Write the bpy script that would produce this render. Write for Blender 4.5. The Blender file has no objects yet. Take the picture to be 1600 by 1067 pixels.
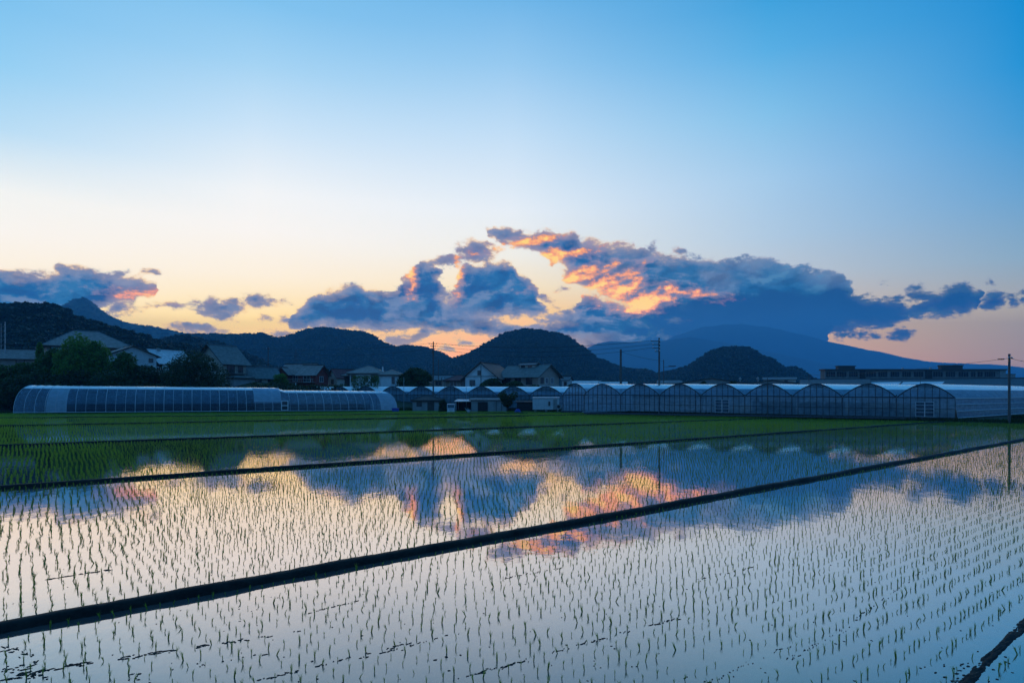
import bpy, bmesh, math, random
import numpy as np
from mathutils import Vector, Matrix

random.seed(11)
RNG = np.random.default_rng(11)
SC = bpy.context.scene
COL = SC.collection

# ------------------------------------------------------------------ camera
F, HX, HY, EYE = 960.0, 800.0, 615.0, 3.4      # focal length and horizon of the photograph, eye height
cam_d = bpy.data.cameras.new("camera")
cam_d.sensor_width = 36.0
cam_d.lens = 36.0 * F / 1600.0
cam_d.shift_y = (HY - 533.5) / 1600.0
cam_d.clip_start = 0.1
cam_d.clip_end = 40000
cam = bpy.data.objects.new("camera", cam_d)
cam.location = (0, 0, EYE)
cam.rotation_euler = (math.radians(90), 0, 0)
COL.objects.link(cam)
SC.camera = cam

SC.render.engine = 'CYCLES'
SC.view_settings.view_transform = 'Standard'
SC.view_settings.look = 'None'
SC.view_settings.gamma = 1.0
SC.view_settings.use_curve_mapping = False
SC.view_settings.exposure = 0.0
SC.cycles.use_denoising = True
SC.cycles.max_bounces = 8
SC.cycles.transparent_max_bounces = 24
SC.cycles.volume_bounces = 1
SC.cycles.diffuse_bounces = 3
SC.cycles.glossy_bounces = 3
SC.cycles.caustics_reflective = False
SC.cycles.caustics_refractive = False


def lin(c):
    return tuple(((v / 255) / 12.92 if v <= 10.31 else (((v / 255) + 0.055) / 1.055) ** 2.4) for v in c)


# ------------------------------------------------------------------ node helper
class NG:
    def __init__(self, nt):
        self.nt = nt

    def new(self, t, **kw):
        n = self.nt.nodes.new(t)
        for k, v in kw.items():
            setattr(n, k, v)
        return n

    def put(self, sock, v):
        if isinstance(v, bpy.types.NodeSocket):
            self.nt.links.new(v, sock)
        elif v is not None:
            sock.default_value = v

    def m(self, op, a, b=None, c=None, clamp=False):
        n = self.new('ShaderNodeMath', operation=op, use_clamp=clamp)
        self.put(n.inputs[0], a)
        if b is not None: self.put(n.inputs[1], b)
        if c is not None: self.put(n.inputs[2], c)
        return n.outputs[0]

    def v(self, op, a, b=None, scale=None):
        n = self.new('ShaderNodeVectorMath', operation=op)
        self.put(n.inputs[0], a)
        if b is not None: self.put(n.inputs[1], b)
        if scale is not None: self.put(n.inputs['Scale'], scale)
        return n.outputs['Value'] if op in ('LENGTH', 'DOT_PRODUCT', 'DISTANCE') else n.outputs[0]

    def xyz(self, x, y, z=0.0):
        n = self.new('ShaderNodeCombineXYZ')
        for i, s in enumerate((x, y, z)): self.put(n.inputs[i], s)
        return n.outputs[0]

    def step(self, x, a, b, lo=0.0, hi=1.0):
        n = self.new('ShaderNodeMapRange', interpolation_type='SMOOTHSTEP')
        for i, s in enumerate((x, a, b, lo, hi)): self.put(n.inputs[i], s)
        return n.outputs[0]

    def lerp(self, x, a, b, lo=0.0, hi=1.0):
        n = self.new('ShaderNodeMapRange')
        for i, s in enumerate((x, a, b, lo, hi)): self.put(n.inputs[i], s)
        return n.outputs[0]

    def noise(self, vec, scale, detail=4.0, rough=0.55, dist=0.0):
        n = self.new('ShaderNodeTexNoise')
        self.put(n.inputs['Vector'], vec)
        n.inputs['Scale'].default_value = scale
        n.inputs['Detail'].default_value = detail
        n.inputs['Roughness'].default_value = rough
        n.inputs['Distortion'].default_value = dist
        return n.outputs['Fac']

    def mix(self, f, a, b, blend='MIX'):
        n = self.new('ShaderNodeMix', data_type='RGBA', blend_type=blend)
        n.clamp_factor = True
        self.put(n.inputs[0], f)
        for s, v in ((n.inputs[6], a), (n.inputs[7], b)):
            if isinstance(v, bpy.types.NodeSocket): self.nt.links.new(v, s)
            else: s.default_value = tuple(v)[:3] + (1.0,)
        return n.outputs[2]

    def ramp(self, x, stops):
        n = self.new('ShaderNodeValToRGB')
        cr = n.color_ramp
        cr.interpolation = 'LINEAR'
        stops = sorted(stops, key=lambda s: s[0])
        while len(cr.elements) < len(stops): cr.elements.new(0.5)
        for e, (p, c) in zip(cr.elements, stops):
            e.position = p
            e.color = tuple(c) + (1.0,)
        self.put(n.inputs[0], x)
        return n.outputs[0]

    def curve(self, x, pts):
        n = self.new('ShaderNodeFloatCurve')
        c = n.mapping.curves[0]
        pts = sorted(pts)
        while len(c.points) < len(pts): c.points.new(0.5, 0.5)
        for p, (a, b) in zip(c.points, pts):
            p.location = (a, b)
            p.handle_type = 'VECTOR'
        n.mapping.update()
        self.put(n.inputs['Value'], x)
        return n.outputs[0]


# ------------------------------------------------------------------ sky
def az_of(x):                       # degrees right of straight ahead
    return math.degrees(math.atan((x - HX) / F))


def te_of(x, y):                    # tangent of the elevation
    return (HY - y) / F * math.cos(math.atan((x - HX) / F))


world = bpy.data.worlds.new("World")
SC.world = world
world.use_nodes = True
W = NG(world.node_tree)
W.nt.nodes.clear()
tc = W.new('ShaderNodeTexCoord').outputs['Generated']
dirv = W.v('NORMALIZE', tc)
sep = W.new('ShaderNodeSeparateXYZ')
W.put(sep.inputs[0], dirv)
dx, dy, dz = sep.outputs
az = W.m('DEGREES', W.m('ARCTAN2', dx, dy))
hor = W.m('SQRT', W.m('ADD', W.m('MULTIPLY', dx, dx), W.m('MULTIPLY', dy, dy)))
te = W.m('DIVIDE', dz, W.m('MAXIMUM', hor, 1e-4))

SKYC = {   # what the sky shows at a column, from the horizon up: (row, colour)
    -300: [(600, (228, 176, 118)), (540, (235, 190, 130)), (470, (240, 210, 165)), (400, (240, 225, 205)), (200, (140, 200, 238)), (0, (90, 175, 228)), (-700, (70, 150, 218))],
    0: [(600, (255, 196, 110)), (540, (255, 205, 125)), (480, (255, 230, 184)), (430, (253, 240, 222)), (360, (250, 245, 240)), (300, (244, 245, 243)), (200, (186, 222, 246)), (100, (150, 208, 244)), (0, (128, 196, 240)), (-400, (96, 174, 230)), (-1500, (70, 152, 220))],
    400: [(600, (255, 182, 88)), (540, (255, 204, 118)), (480, (255, 230, 184)), (430, (253, 240, 222)), (360, (250, 246, 243)), (300, (244, 246, 248)), (200, (206, 230, 249)), (100, (166, 213, 245)), (0, (130, 196, 240)), (-400, (96, 174, 230)), (-1500, (70, 152, 220))],
    800: [(600, (255, 152, 76)), (540, (252, 178, 110)), (490, (250, 205, 150)), (450, (248, 228, 195)), (400, (240, 238, 232)), (330, (232, 240, 248)), (200, (192, 222, 247)), (100, (152, 203, 241)), (0, (114, 184, 234)), (-400, (84, 162, 224)), (-1500, (66, 146, 216))],
    1200: [(600, (226, 158, 132)), (540, (220, 176, 148)), (480, (206, 188, 180)), (430, (190, 198, 210)), (370, (176, 202, 226)), (280, (164, 203, 235)), (180, (132, 194, 234)), (80, (90, 176, 229)), (0, (64, 163, 222)), (-400, (58, 140, 212)), (-1500, (58, 138, 210))],
    1600: [(600, (160, 136, 126)), (560, (182, 160, 144)), (500, (182, 170, 162)), (450, (154, 166, 182)), (400, (136, 170, 198)), (300, (106, 164, 210)), (200, (70, 156, 214)), (100, (38, 148, 214)), (0, (24, 142, 211)), (-400, (36, 126, 204)), (-1500, (50, 130, 204))],
    2600: [(600, (96, 110, 140)), (480, (90, 124, 164)), (300, (50, 110, 170)), (0, (34, 118, 194)), (-800, (50, 128, 202))],
}
HAZE_RANGE, HAZE_TOP, HAZE_DENS = 10200.0, 1180.0, 1.5e-4
HAZE_S = (0.018, 0.125, 0.385)       # what a thick layer of that air shows


def sky_ramp(col):
    st = []
    for y, c in SKYC[col]:
        t = te_of(col, y)
        st.append((min(1.0, t), lin(c)))
    return W.ramp(te, st)


cols = sorted(SKYC)
sky = sky_ramp(cols[0])
for a, b in zip(cols[:-1], cols[1:]):
    sky = W.mix(W.lerp(az, az_of(a), az_of(b)), sky, sky_ramp(b))
# the sky behind the camera, away from the afterglow
back = W.ramp(te, [(0.0, lin((84, 132, 180))), (0.15, lin((80, 146, 204))), (0.5, lin((60, 140, 212))), (1.0, lin((58, 138, 212)))])
zen = W.ramp(te, [(0.0, lin((62, 142, 212))), (1.0, lin((64, 146, 216)))])
absaz = W.m('ABSOLUTE', az)
sky = W.mix(W.step(absaz, 62.0, 120.0), sky, back)
sky = W.mix(W.step(dz, 0.62, 0.85), sky, zen)

# --- clouds: banks given by their upper and lower outline along the horizon, and single puffs
AZ0, AZ1 = -48.0, 48.0
wv = W.v('MULTIPLY', dirv, (1.0, 1.0, 1.9))
n_big = W.noise(wv, 9.0, 3.0, 0.5)
n_warpx = W.noise(W.v('ADD', wv, (3.1, 7.7, 1.3)), 26.0, 4.0, 0.6)
n_warpy = W.noise(W.v('ADD', wv, (8.3, 2.1, 5.9)), 26.0, 4.0, 0.6)
n_fine = W.noise(wv, 43.0, 10.0, 0.63, 0.25)
n_mid = W.noise(W.v('ADD', wv, (1.7, 4.4, 9.2)), 17.0, 6.0, 0.55, 0.4)
azw = W.m('ADD', az, W.m('MULTIPLY', W.m('SUBTRACT', n_warpx, 0.5), 2.2))
PX = F                                   # one photo pixel is 1/960 of te near the centre
tew = W.m('ADD', te, W.m('MULTIPLY', W.m('SUBTRACT', n_warpy, 0.5), 20.0 / PX))
u = W.lerp(azw, AZ0, AZ1)
TMAX = 0.30


def uu(x): return (az_of(x) - AZ0) / (AZ1 - AZ0)


def bank(top, bot):
    """signed 'depth' inside the bank in photo pixels"""
    def prof(pts, off):
        x0, y0 = pts[0]
        x1, y1 = pts[-1]
        P = [(0.0, off), (uu(x0 - 9), off)] + [(uu(x), te_of(x, y) / TMAX) for x, y in pts] + [(uu(x1 + 9), off), (1.0, off)]
        return [(min(1, max(0, a)), min(1, max(0, b))) for a, b in P]
    t = W.m('MULTIPLY', W.curve(u, prof(top, 0.0)), TMAX)
    b = W.m('MULTIPLY', W.curve(u, prof(bot, 1.0)), TMAX)
    return W.m('MULTIPLY', W.m('MINIMUM', W.m('SUBTRACT', t, tew), W.m('SUBTRACT', tew, b)), PX)


def puff(x, y, rx, ry, tilt=0.0):
    """ellipse of radii rx, ry in photo pixels"""
    c = math.cos(math.atan((x - HX) / F))
    kx = PX / math.degrees(1) * c / (c * c) * 1.0
    pxdeg = math.degrees(math.atan((x + 1 - HX) / F) - math.atan((x - HX) / F))
    ax = W.m('MULTIPLY', W.m('SUBTRACT', azw, az_of(x)), 1.0 / (pxdeg * rx))
    ay0 = W.m('SUBTRACT', tew, te_of(x, y))
    if tilt:
        ay0 = W.m('ADD', ay0, W.m('MULTIPLY', ax, tilt / PX))
    ay = W.m('MULTIPLY', ay0, PX / (c * ry))
    l = W.v('LENGTH', W.xyz(ax, ay, 0.0))
    return W.m('MULTIPLY', W.m('SUBTRACT', 1.0, l), min(rx, ry) * 1.0)


def union(lst):
    o = lst[0]
    for s in lst[1:]:
        o = W.m('MAXIMUM', o, s)
    return o


bankB = bank([(452, 505), (460, 490), (476, 478), (493, 464), (520, 463), (540, 455), (556, 446), (566, 452), (580, 460), (605, 460), (622, 456), (630, 440), (640, 432), (646, 426), (652, 414), (662, 412), (676, 419), (686, 430), (692, 442), (700, 458), (706, 450), (712, 436), (722, 424), (742, 418), (760, 416), (800, 418), (809, 430), (827, 440), (838, 456), (846, 482), (860, 492)],
             [(452, 506), (470, 508), (560, 511), (650, 513), (742, 517), (800, 520), (860, 520)])
bankC = bank([(762, 364), (790, 366), (825, 371), (847, 368), (897, 370), (925, 382), (953, 388), (969, 386), (987, 393), (1019, 398), (1035, 405), (1062, 408), (1100, 406), (1125, 414), (1169, 409), (1187, 410), (1219, 416), (1231, 424), (1250, 422), (1265, 430), (1292, 431), (1317, 441), (1337, 465), (1362, 474), (1387, 472), (1412, 480), (1428, 488)],
             [(762, 365), (790, 373), (825, 382), (850, 392), (858, 404), (872, 428), (906, 440), (937, 452), (975, 466), (1000, 486), (1020, 492), (1031, 560), (1200, 590), (1285, 590), (1296, 516), (1317, 510), (1340, 506), (1375, 505), (1400, 500), (1428, 490)])
bankE = bank([(835, 508), (850, 496), (867, 492), (899, 488), (908, 470), (925, 465), (953, 477), (975, 484), (1025, 482), (1045, 480)],
             [(835, 520), (850, 523), (887, 529), (910, 538), (930, 560), (1000, 590), (1045, 590)])
bankL = bank([(-400, 436), (-200, 420), (-60, 430), (0, 427), (30, 434), (41, 438), (82, 432), (97, 423), (139, 427), (187, 436), (225, 446), (246, 452)],
             [(-400, 480), (-60, 520), (0, 520), (104, 520), (130, 490), (160, 474), (190, 464), (225, 457), (246, 454)])
bankD = bank([(1410, 486), (1428, 483), (1440, 476), (1466, 468), (1475, 459), (1490, 453), (1505, 450), (1522, 459), (1532, 466)],
             [(1410, 487), (1440, 487), (1475, 486), (1500, 483), (1520, 478), (1532, 470)])
puffs = [puff(745, 393, 36, 18), puff(690, 410, 32, 10, -4), puff(193, 480, 30, 12), puff(258, 477, 60, 6, -9),
         puff(347, 481, 40, 17), puff(397, 468, 22, 11), puff(850, 465, 14, 8, 6), puff(870, 482, 14, 5),
         puff(307, 513, 44, 12), puff(440, 523, 22, 8), puff(412, 498, 13, 5), puff(446, 501, 16, 7), puff(190, 428, 18, 4), puff(233, 429, 13, 4),
         puff(430, 470, 16, 3), puff(622, 532, 34, 12), puff(657, 524, 16, 12, -5), puff(697, 545, 16, 6), puff(748, 535, 26, 5), puff(720, 530, 11, 4),
         puff(1430, 452, 13, 7), puff(1436, 464, 25, 7), puff(1397, 467, 13, 6), puff(1376, 444, 9, 5), puff(1388, 445, 7, 3), puff(1550, 471, 20, 12),
         puff(1580, 470, 16, 10), puff(1600, 470, 14, 8), puff(1404, 522, 21, 10), puff(1315, 524, 11, 8), puff(1350, 516, 9, 4), puff(1372, 524, 11, 5),
         puff(1550, 441, 7, 6), puff(1600, 456, 9, 6), puff(1335, 524, 7, 4), puff(1062, 392, 8, 6), puff(1018, 388, 10, 8), puff(985, 386, 9, 5),
         puff(880, 452, 10, 4), puff(1660, 466, 60, 14), puff(1760, 440, 80, 16), puff(-120, 500, 80, 8)]
depth = W.m('MAXIMUM', W.m('ADD', union([bankB, bankC, bankE, bankL, bankD]), 7.0), W.m('SUBTRACT', union(puffs), 0.5))
holes = union([puff(815, 501, 19, 4), puff(702, 441, 12, 20), puff(866, 430, 12, 18)])
depth = W.m('MINIMUM', depth, W.m('MULTIPLY', holes, -1.0))
n_soft = W.noise(W.v('ADD', wv, (5.5, 0.4, 3.3)), 60.0, 6.0, 0.65, 0.2)
rag = W.m('ADD', W.m('MULTIPLY', W.m('SUBTRACT', n_fine, 0.5), 30.0), W.m('MULTIPLY', W.m('SUBTRACT', n_soft, 0.5), 13.0))
depth = W.m('ADD', depth, rag)
alpha = W.step(depth, -3.5, 4.0)
# relief of the billows: brighter on the flank turned to the afterglow
n_off = W.noise(W.v('ADD', wv, (1.7 - 0.010, 4.4, 9.2 + 0.016)), 17.0, 6.0, 0.55, 0.4)
relief = W.m('MULTIPLY', W.m('SUBTRACT', n_mid, n_off), 3.2)
f_off = W.noise(W.v('ADD', wv, (-0.004, 0.0, 0.006)), 43.0, 10.0, 0.63, 0.25)
relief = W.m('ADD', relief, W.m('MULTIPLY', W.m('SUBTRACT', n_fine, f_off), 1.6))
cream = W.mix(W.step(az, az_of(900), az_of(1350)), lin((255, 206, 150)), lin((214, 178, 178)))
bodyA = W.mix(W.step(n_mid, 0.36, 0.64), lin((0, 96, 162)), lin((50, 118, 176)))
bodyB = W.mix(W.step(n_mid, 0.35, 0.70), lin((0, 76, 137)), lin((0, 86, 148)))
deep = W.m('MULTIPLY', W.step(az, az_of(930), az_of(1130)), W.step(te, te_of(1100, 446), te_of(1100, 480)))
body = W.mix(deep, bodyA, bodyB)
upper = W.m('MULTIPLY', W.step(te, te_of(1100, 474), te_of(1100, 436)), W.step(az, az_of(880), az_of(980)))
body = W.mix(W.m('MULTIPLY', upper, 0.8), body, W.mix(W.step(n_big, 0.42, 0.60), lin((52, 112, 166)), lin((108, 132, 172))))
mauve = W.m('MULTIPLY', W.step(n_mid, 0.46, 0.62), W.step(te, te_of(700, 462), te_of(700, 500)))
body = W.mix(W.m('MULTIPLY', mauve, W.m('MULTIPLY', W.step(az, az_of(1150), az_of(900), 0.0, 0.55), W.step(az, az_of(330), az_of(480)))), body, lin((122, 134, 178)))
lowpuff = W.m('MULTIPLY', W.step(te, te_of(700, 517), te_of(700, 524)), W.step(az, az_of(1000), az_of(900)))
body = W.mix(W.m('MULTIPLY', lowpuff, 0.6), body, lin((150, 140, 160)))
rel_c = W.mix(W.step(az, az_of(1050), az_of(1250)), lin((120, 142, 184)), lin((80, 140, 186)))
body = W.mix(W.m('MULTIPLY', W.step(relief, 0.02, 0.55), W.m('SUBTRACT', 0.58, W.m('MULTIPLY', deep, 0.54))), body, rel_c)
body = W.mix(W.step(relief, -0.05, -0.55, 0.0, 0.35), body, lin((6, 70, 130)))
# thin margins let the bright sky through
margin = W.m('MULTIPLY', W.step(depth, 20.0, 2.0), W.step(az, az_of(1350), az_of(900), 0.25, 0.55))
body = W.mix(margin, body, W.mix(W.step(az, az_of(950), az_of(1300)), lin((168, 160, 180)), lin((110, 150, 190))))
# sunlit flanks seen from below
lit_p = union([puff(880, 396, 32, 5, -3), puff(868, 404, 12, 9), puff(900, 431, 38, 8, -9), puff(942, 443, 34, 9, -14), puff(1004, 474, 36, 14, -4), puff(972, 456, 28, 9, -8), puff(1058, 453, 20, 3, 4),
               puff(818, 380, 34, 4, -6), puff(714, 430, 4, 14), puff(641, 434, 4, 12),
               puff(232, 463, 22, 3), puff(925, 461, 18, 3), puff(252, 460, 20, 3)])
litv = W.m('ADD', lit_p, W.m('MULTIPLY', W.m('SUBTRACT', n_fine, 0.5), 26.0))
litv = W.m('ADD', litv, W.m('MULTIPLY', relief, 6.0))
litv = W.m('ADD', litv, W.m('MULTIPLY', W.m('SUBTRACT', n_soft, 0.5), 16.0))
body = W.mix(W.step(litv, -12.0, 0.0, 0.0, 0.5), body, lin((182, 146, 164)))
body = W.mix(W.step(litv, -3.5, 2.5, 0.0, 0.95), body, lin((252, 160, 92)))
body = W.mix(W.step(litv, 1.0, 7.0, 0.0, 0.98), body, lin((255, 214, 126)))
# rim light along the outline, weaker away from the glow
rimk = W.m('MULTIPLY', W.step(az, az_of(1300), az_of(800), 0.15, 0.9), W.m('MULTIPLY', W.step(depth, 7.0, -2.0), W.step(n_mid, 0.38, 0.56)))
body = W.mix(rimk, body, cream)
sky = W.mix(alpha, sky, body)
# faint veil of lit dust around the banks
glow_v = W.m('MULTIPLY', W.step(depth, -16.0, -2.0), W.step(az, az_of(1150), az_of(850), 0.0, 0.3))
# the far air dims the lowest sky and lays its own light over it: what stands behind it is that much stronger
hz_path = W.m('MINIMUM', HAZE_RANGE, W.m('DIVIDE', HAZE_TOP, W.m('MAXIMUM', te, 0.001)))
hz_T = W.m('EXPONENT', W.m('MULTIPLY', hz_path, -HAZE_DENS))
front = W.step(absaz, 110.0, 60.0)
hz_T = W.m('ADD', W.m('MULTIPLY', hz_T, front), W.m('SUBTRACT', 1.0, front))
veil = W.v('SCALE', HAZE_S, scale=W.m('SUBTRACT', 1.0, hz_T))
sky = W.v('MAXIMUM', W.v('SUBTRACT', sky, veil), W.v('SCALE', sky, scale=0.15))
sky = W.v('SCALE', sky, scale=W.m('DIVIDE', 1.0, hz_T))
# below the horizon: dim ground light
sky = W.mix(W.step(te, -0.002, -0.05), sky, (0.02, 0.035, 0.05))

nish = W.new('ShaderNodeTexSky', sky_type='NISHITA')
nish.sun_disc = False
SUN_AZ, SUN_EL = az_of(560), 1.5
nish.sun_elevation = math.radians(SUN_EL)
nish.sun_rotation = math.radians(SUN_AZ)
bg1 = W.new('ShaderNodeBackground')
W.put(bg1.inputs[0], sky)
bg1.inputs[1].default_value = 1.0
bg2 = W.new('ShaderNodeBackground')
W.put(bg2.inputs[0], nish.outputs[0])
bg2.inputs[1].default_value = 0.004
addn = W.new('ShaderNodeAddShader')
W.put(addn.inputs[0], bg1.outputs[0])
W.put(addn.inputs[1], bg2.outputs[0])
wo = W.new('ShaderNodeOutputWorld')
W.put(wo.inputs[0], addn.outputs[0])
world.cycles.sampling_method = 'MANUAL'
world.cycles.sample_map_resolution = 512

# the sun has sunk behind the hills: only a weak warm lamp from its side
sl = bpy.data.lights.new("sun", 'SUN')
sl.energy = 0.25
sl.angle = math.radians(0.5)
sl.color = (1.0, 0.62, 0.35)
so = bpy.data.objects.new("sun", sl)
sd = Vector((math.sin(math.radians(SUN_AZ)), math.cos(math.radians(SUN_AZ)), math.tan(math.radians(SUN_EL))))
so.rotation_euler = sd.to_track_quat('Z', 'Y').to_euler()
so.location = (0, 0, 60)
COL.objects.link(so)


# ------------------------------------------------------------------ helpers
def P(x, y, d):                      # point at depth d that the photo shows at column x, row y
    return Vector(((x - HX) * d / F, d, EYE + (HY - y) * d / F))


def GP(x, y, z=0.0):                 # point of the level z seen at column x, row y
    d = F * (EYE - z) / (y - HY)
    return Vector(((x - HX) * d / F, d, z))


def tag(o, label=None, cat=None, group=None, kind=None):
    if label: o['label'] = label
    if cat: o['category'] = cat
    if group: o['group'] = group
    if kind: o['kind'] = kind
    return o


def empty(name, loc=(0, 0, 0), rz=0.0, **kw):
    o = bpy.data.objects.new(name, None)
    o.location = loc
    o.rotation_euler = (0, 0, rz)
    o.empty_display_size = 0.3
    COL.objects.link(o)
    return tag(o, **kw)


def link_mesh(name, me, parent=None, loc=None):
    o = bpy.data.objects.new(name, me)
    if loc is not None: o.location = loc
    COL.objects.link(o)
    if parent is not None: o.parent = parent
    return o


class MB:
    def __init__(self):
        self.v, self.f = [], []

    def quad(self, a, b, c, d):
        i = len(self.v)
        self.v += [tuple(a), tuple(b), tuple(c), tuple(d)]
        self.f.append((i, i + 1, i + 2, i + 3))

    def poly(self, pts):
        i = len(self.v)
        self.v += [tuple(p) for p in pts]
        self.f.append(tuple(range(i, i + len(pts))))

    def box(self, x0, y0, z0, x1, y1, z1, M=None):
        c = [(x0, y0, z0), (x1, y0, z0), (x1, y1, z0), (x0, y1, z0), (x0, y0, z1), (x1, y0, z1), (x1, y1, z1), (x0, y1, z1)]
        if M is not None: c = [tuple(M @ Vector(p)) for p in c]
        i = len(self.v)
        self.v += c
        self.f += [(i, i + 3, i + 2, i + 1), (i + 4, i + 5, i + 6, i + 7), (i, i + 1, i + 5, i + 4), (i + 1, i + 2, i + 6, i + 5), (i + 2, i + 3, i + 7, i + 6), (i + 3, i, i + 4, i + 7)]
        return self

    def slab(self, pts, t):
        """a plate of thickness t: polygon pts (top side), extruded against its normal"""
        pts = [Vector(p) for p in pts]
        n = (pts[1] - pts[0]).cross(pts[2] - pts[0]).normalized()
        low = [p - n * t for p in pts]
        i = len(self.v)
        k = len(pts)
        self.v += [tuple(p) for p in pts] + [tuple(p) for p in low]
        self.f.append(tuple(range(i, i + k)))
        self.f.append(tuple(range(i + 2 * k - 1, i + k - 1, -1)))
        for j in range(k):
            q = (j + 1) % k
            self.f.append((i + j, i + k + j, i + k + q, i + q))
        return self

    def tube(self, pts, r, n=5, r1=None, cap=True):
        pts = [Vector(p) for p in pts]
        r1 = r if r1 is None else r1
        base = len(self.v)
        for k, p in enumerate(pts):
            a = pts[max(0, k - 1)]
            b = pts[min(len(pts) - 1, k + 1)]
            d = (b - a).normalized()
            s = d.cross(Vector((0, 0, 1)))
            if s.length < 1e-3: s = d.cross(Vector((0, 1, 0)))
            s.normalize()
            w = s.cross(d)
            rr = r + (r1 - r) * k / max(1, len(pts) - 1)
            for j in range(n):
                an = 2 * math.pi * j / n
                self.v.append(tuple(p + s * math.cos(an) * rr + w * math.sin(an) * rr))
        for k in range(len(pts) - 1):
            for j in range(n):
                q = (j + 1) % n
                self.f.append((base + k * n + j, base + k * n + q, base + (k + 1) * n + q, base + (k + 1) * n + j))
        if cap:
            self.f.append(tuple(base + j for j in reversed(range(n))))
            self.f.append(tuple(base + (len(pts) - 1) * n + j for j in range(n)))
        return self

    def mesh(self, name, mat, smooth=False):
        me = bpy.data.meshes.new(name)
        me.from_pydata(self.v, [], self.f)
        me.update()
        if mat: me.materials.append(mat)
        if smooth: me.polygons.foreach_set('use_smooth', [True] * len(me.polygons))
        return me

    def build(self, name, mat, parent=None, smooth=False, loc=None):
        return link_mesh(name, self.mesh(name, mat, smooth), parent, loc)


def np_mesh(name, verts, faces, mat, smooth=False):
    """verts (n,3), faces (m,4) or (m,3)"""
    me = bpy.data.meshes.new(name)
    k = faces.shape[1]
    me.vertices.add(len(verts))
    me.vertices.foreach_set('co', np.asarray(verts, dtype=np.float32).ravel())
    me.loops.add(faces.size)
    me.loops.foreach_set('vertex_index', faces.astype(np.int32).ravel())
    me.polygons.add(len(faces))
    me.polygons.foreach_set('loop_start', np.arange(0, faces.size, k, dtype=np.int32))
    me.polygons.foreach_set('loop_total', np.full(len(faces), k, dtype=np.int32))
    if smooth: me.polygons.foreach_set('use_smooth', np.ones(len(faces), dtype=bool))
    me.update(calc_edges=True)
    me.materials.append(mat)
    return me


def grid_faces(nr, nc):
    i = np.arange(nr - 1)[:, None] * nc + np.arange(nc - 1)[None, :]
    i = i.ravel()
    return np.stack([i, i + 1, i + nc + 1, i + nc], axis=1)


_tab = RNG.random((256, 256))


def vnoise(x, y):
    x = np.asarray(x, float); y = np.asarray(y, float)
    xi = np.floor(x).astype(int); yi = np.floor(y).astype(int)
    fx = x - xi; fy = y - yi
    fx = fx * fx * (3 - 2 * fx); fy = fy * fy * (3 - 2 * fy)
    a = _tab[xi % 256, yi % 256]; b = _tab[(xi + 1) % 256, yi % 256]
    c = _tab[xi % 256, (yi + 1) % 256]; d = _tab[(xi + 1) % 256, (yi + 1) % 256]
    return (a * (1 - fx) + b * fx) * (1 - fy) + (c * (1 - fx) + d * fx) * fy


def fbm(x, y, o=4, g=0.5):
    s, a, t = 0.0, 1.0, 0.0
    for k in range(o):
        s = s + a * vnoise(x * 2 ** k + 17.3 * k, y * 2 ** k + 5.1 * k)
        t += a
        a *= g
    return s / t - 0.5


# ------------------------------------------------------------------ materials
def mat_base(name):
    m = bpy.data.materials.new(name)
    m.use_nodes = True
    g = NG(m.node_tree)
    g.nt.nodes.clear()
    out = g.new('ShaderNodeOutputMaterial')
    return m, g, out


def mat(name, col, rough=0.8, var=0.18, scale=3.0, metal=0.0, spec=0.3, bump=0.0, bscale=20.0, col2=None, stretch=(1, 1, 1)):
    m, g, out = mat_base(name)
    b = g.new('ShaderNodeBsdfPrincipled')
    t = g.new('ShaderNodeTexCoord').outputs['Object']
    t = g.v('MULTIPLY', t, stretch)
    n = g.noise(t, scale, 5.0, 0.6)
    n2 = g.noise(t, scale * 7.3, 3.0, 0.6)
    k = g.m('ADD', g.m('MULTIPLY', n, 0.65), g.m('MULTIPLY', n2, 0.35))
    c1 = tuple(v * (1 - var) for v in col)
    c2 = col2 if col2 else tuple(min(1, v * (1 + var)) for v in col)
    c = g.mix(g.step(k, 0.35, 0.65), c1, c2)
    g.put(b.inputs['Base Color'], c)
    b.inputs['Roughness'].default_value = rough
    b.inputs['Metallic'].default_value = metal
    b.inputs['Specular IOR Level'].default_value = spec
    if bump:
        bn = g.new('ShaderNodeBump')
        bn.inputs['Strength'].default_value = bump
        g.put(bn.inputs['Height'], g.noise(t, bscale, 4.0, 0.6))
        g.put(b.inputs['Normal'], bn.outputs[0])
    g.put(out.inputs[0], b.outputs[0])
    return m


def mat_roof(name, col, rough=0.6, freq=3.2, along='X'):
    """tiled or ribbed roofing: fine courses as relief"""
    m, g, out = mat_base(name)
    b = g.new('ShaderNodeBsdfPrincipled')
    t = g.new('ShaderNodeTexCoord').outputs['Object']
    s = g.new('ShaderNodeSeparateXYZ'); g.put(s.inputs[0], t)
    wv1 = g.m('SINE', g.m('MULTIPLY', s.outputs[2], 2 * math.pi * freq * 1.6))
    wv2 = g.m('SINE', g.m('MULTIPLY', g.m('ADD', s.outputs[0], s.outputs[1]), 2 * math.pi * freq))
    n = g.noise(t, 1.6, 5.0, 0.65)
    g.put(b.inputs['Base Color'], g.mix(g.step(n, 0.3, 0.7), tuple(v * 0.72 for v in col), tuple(v * 1.2 for v in col)))
    b.inputs['Roughness'].default_value = rough
    b.inputs['Specular IOR Level'].default_value = 0.15
    bn = g.new('ShaderNodeBump')
    bn.inputs['Strength'].default_value = 0.5
    bn.inputs['Distance'].default_value = 0.05
    g.put(bn.inputs['Height'], g.m('ADD', wv1, g.m('MULTIPLY', wv2, 0.6)))
    g.put(b.inputs['Normal'], bn.outputs[0])
    g.put(out.inputs[0], b.outputs[0])
    return m


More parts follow.
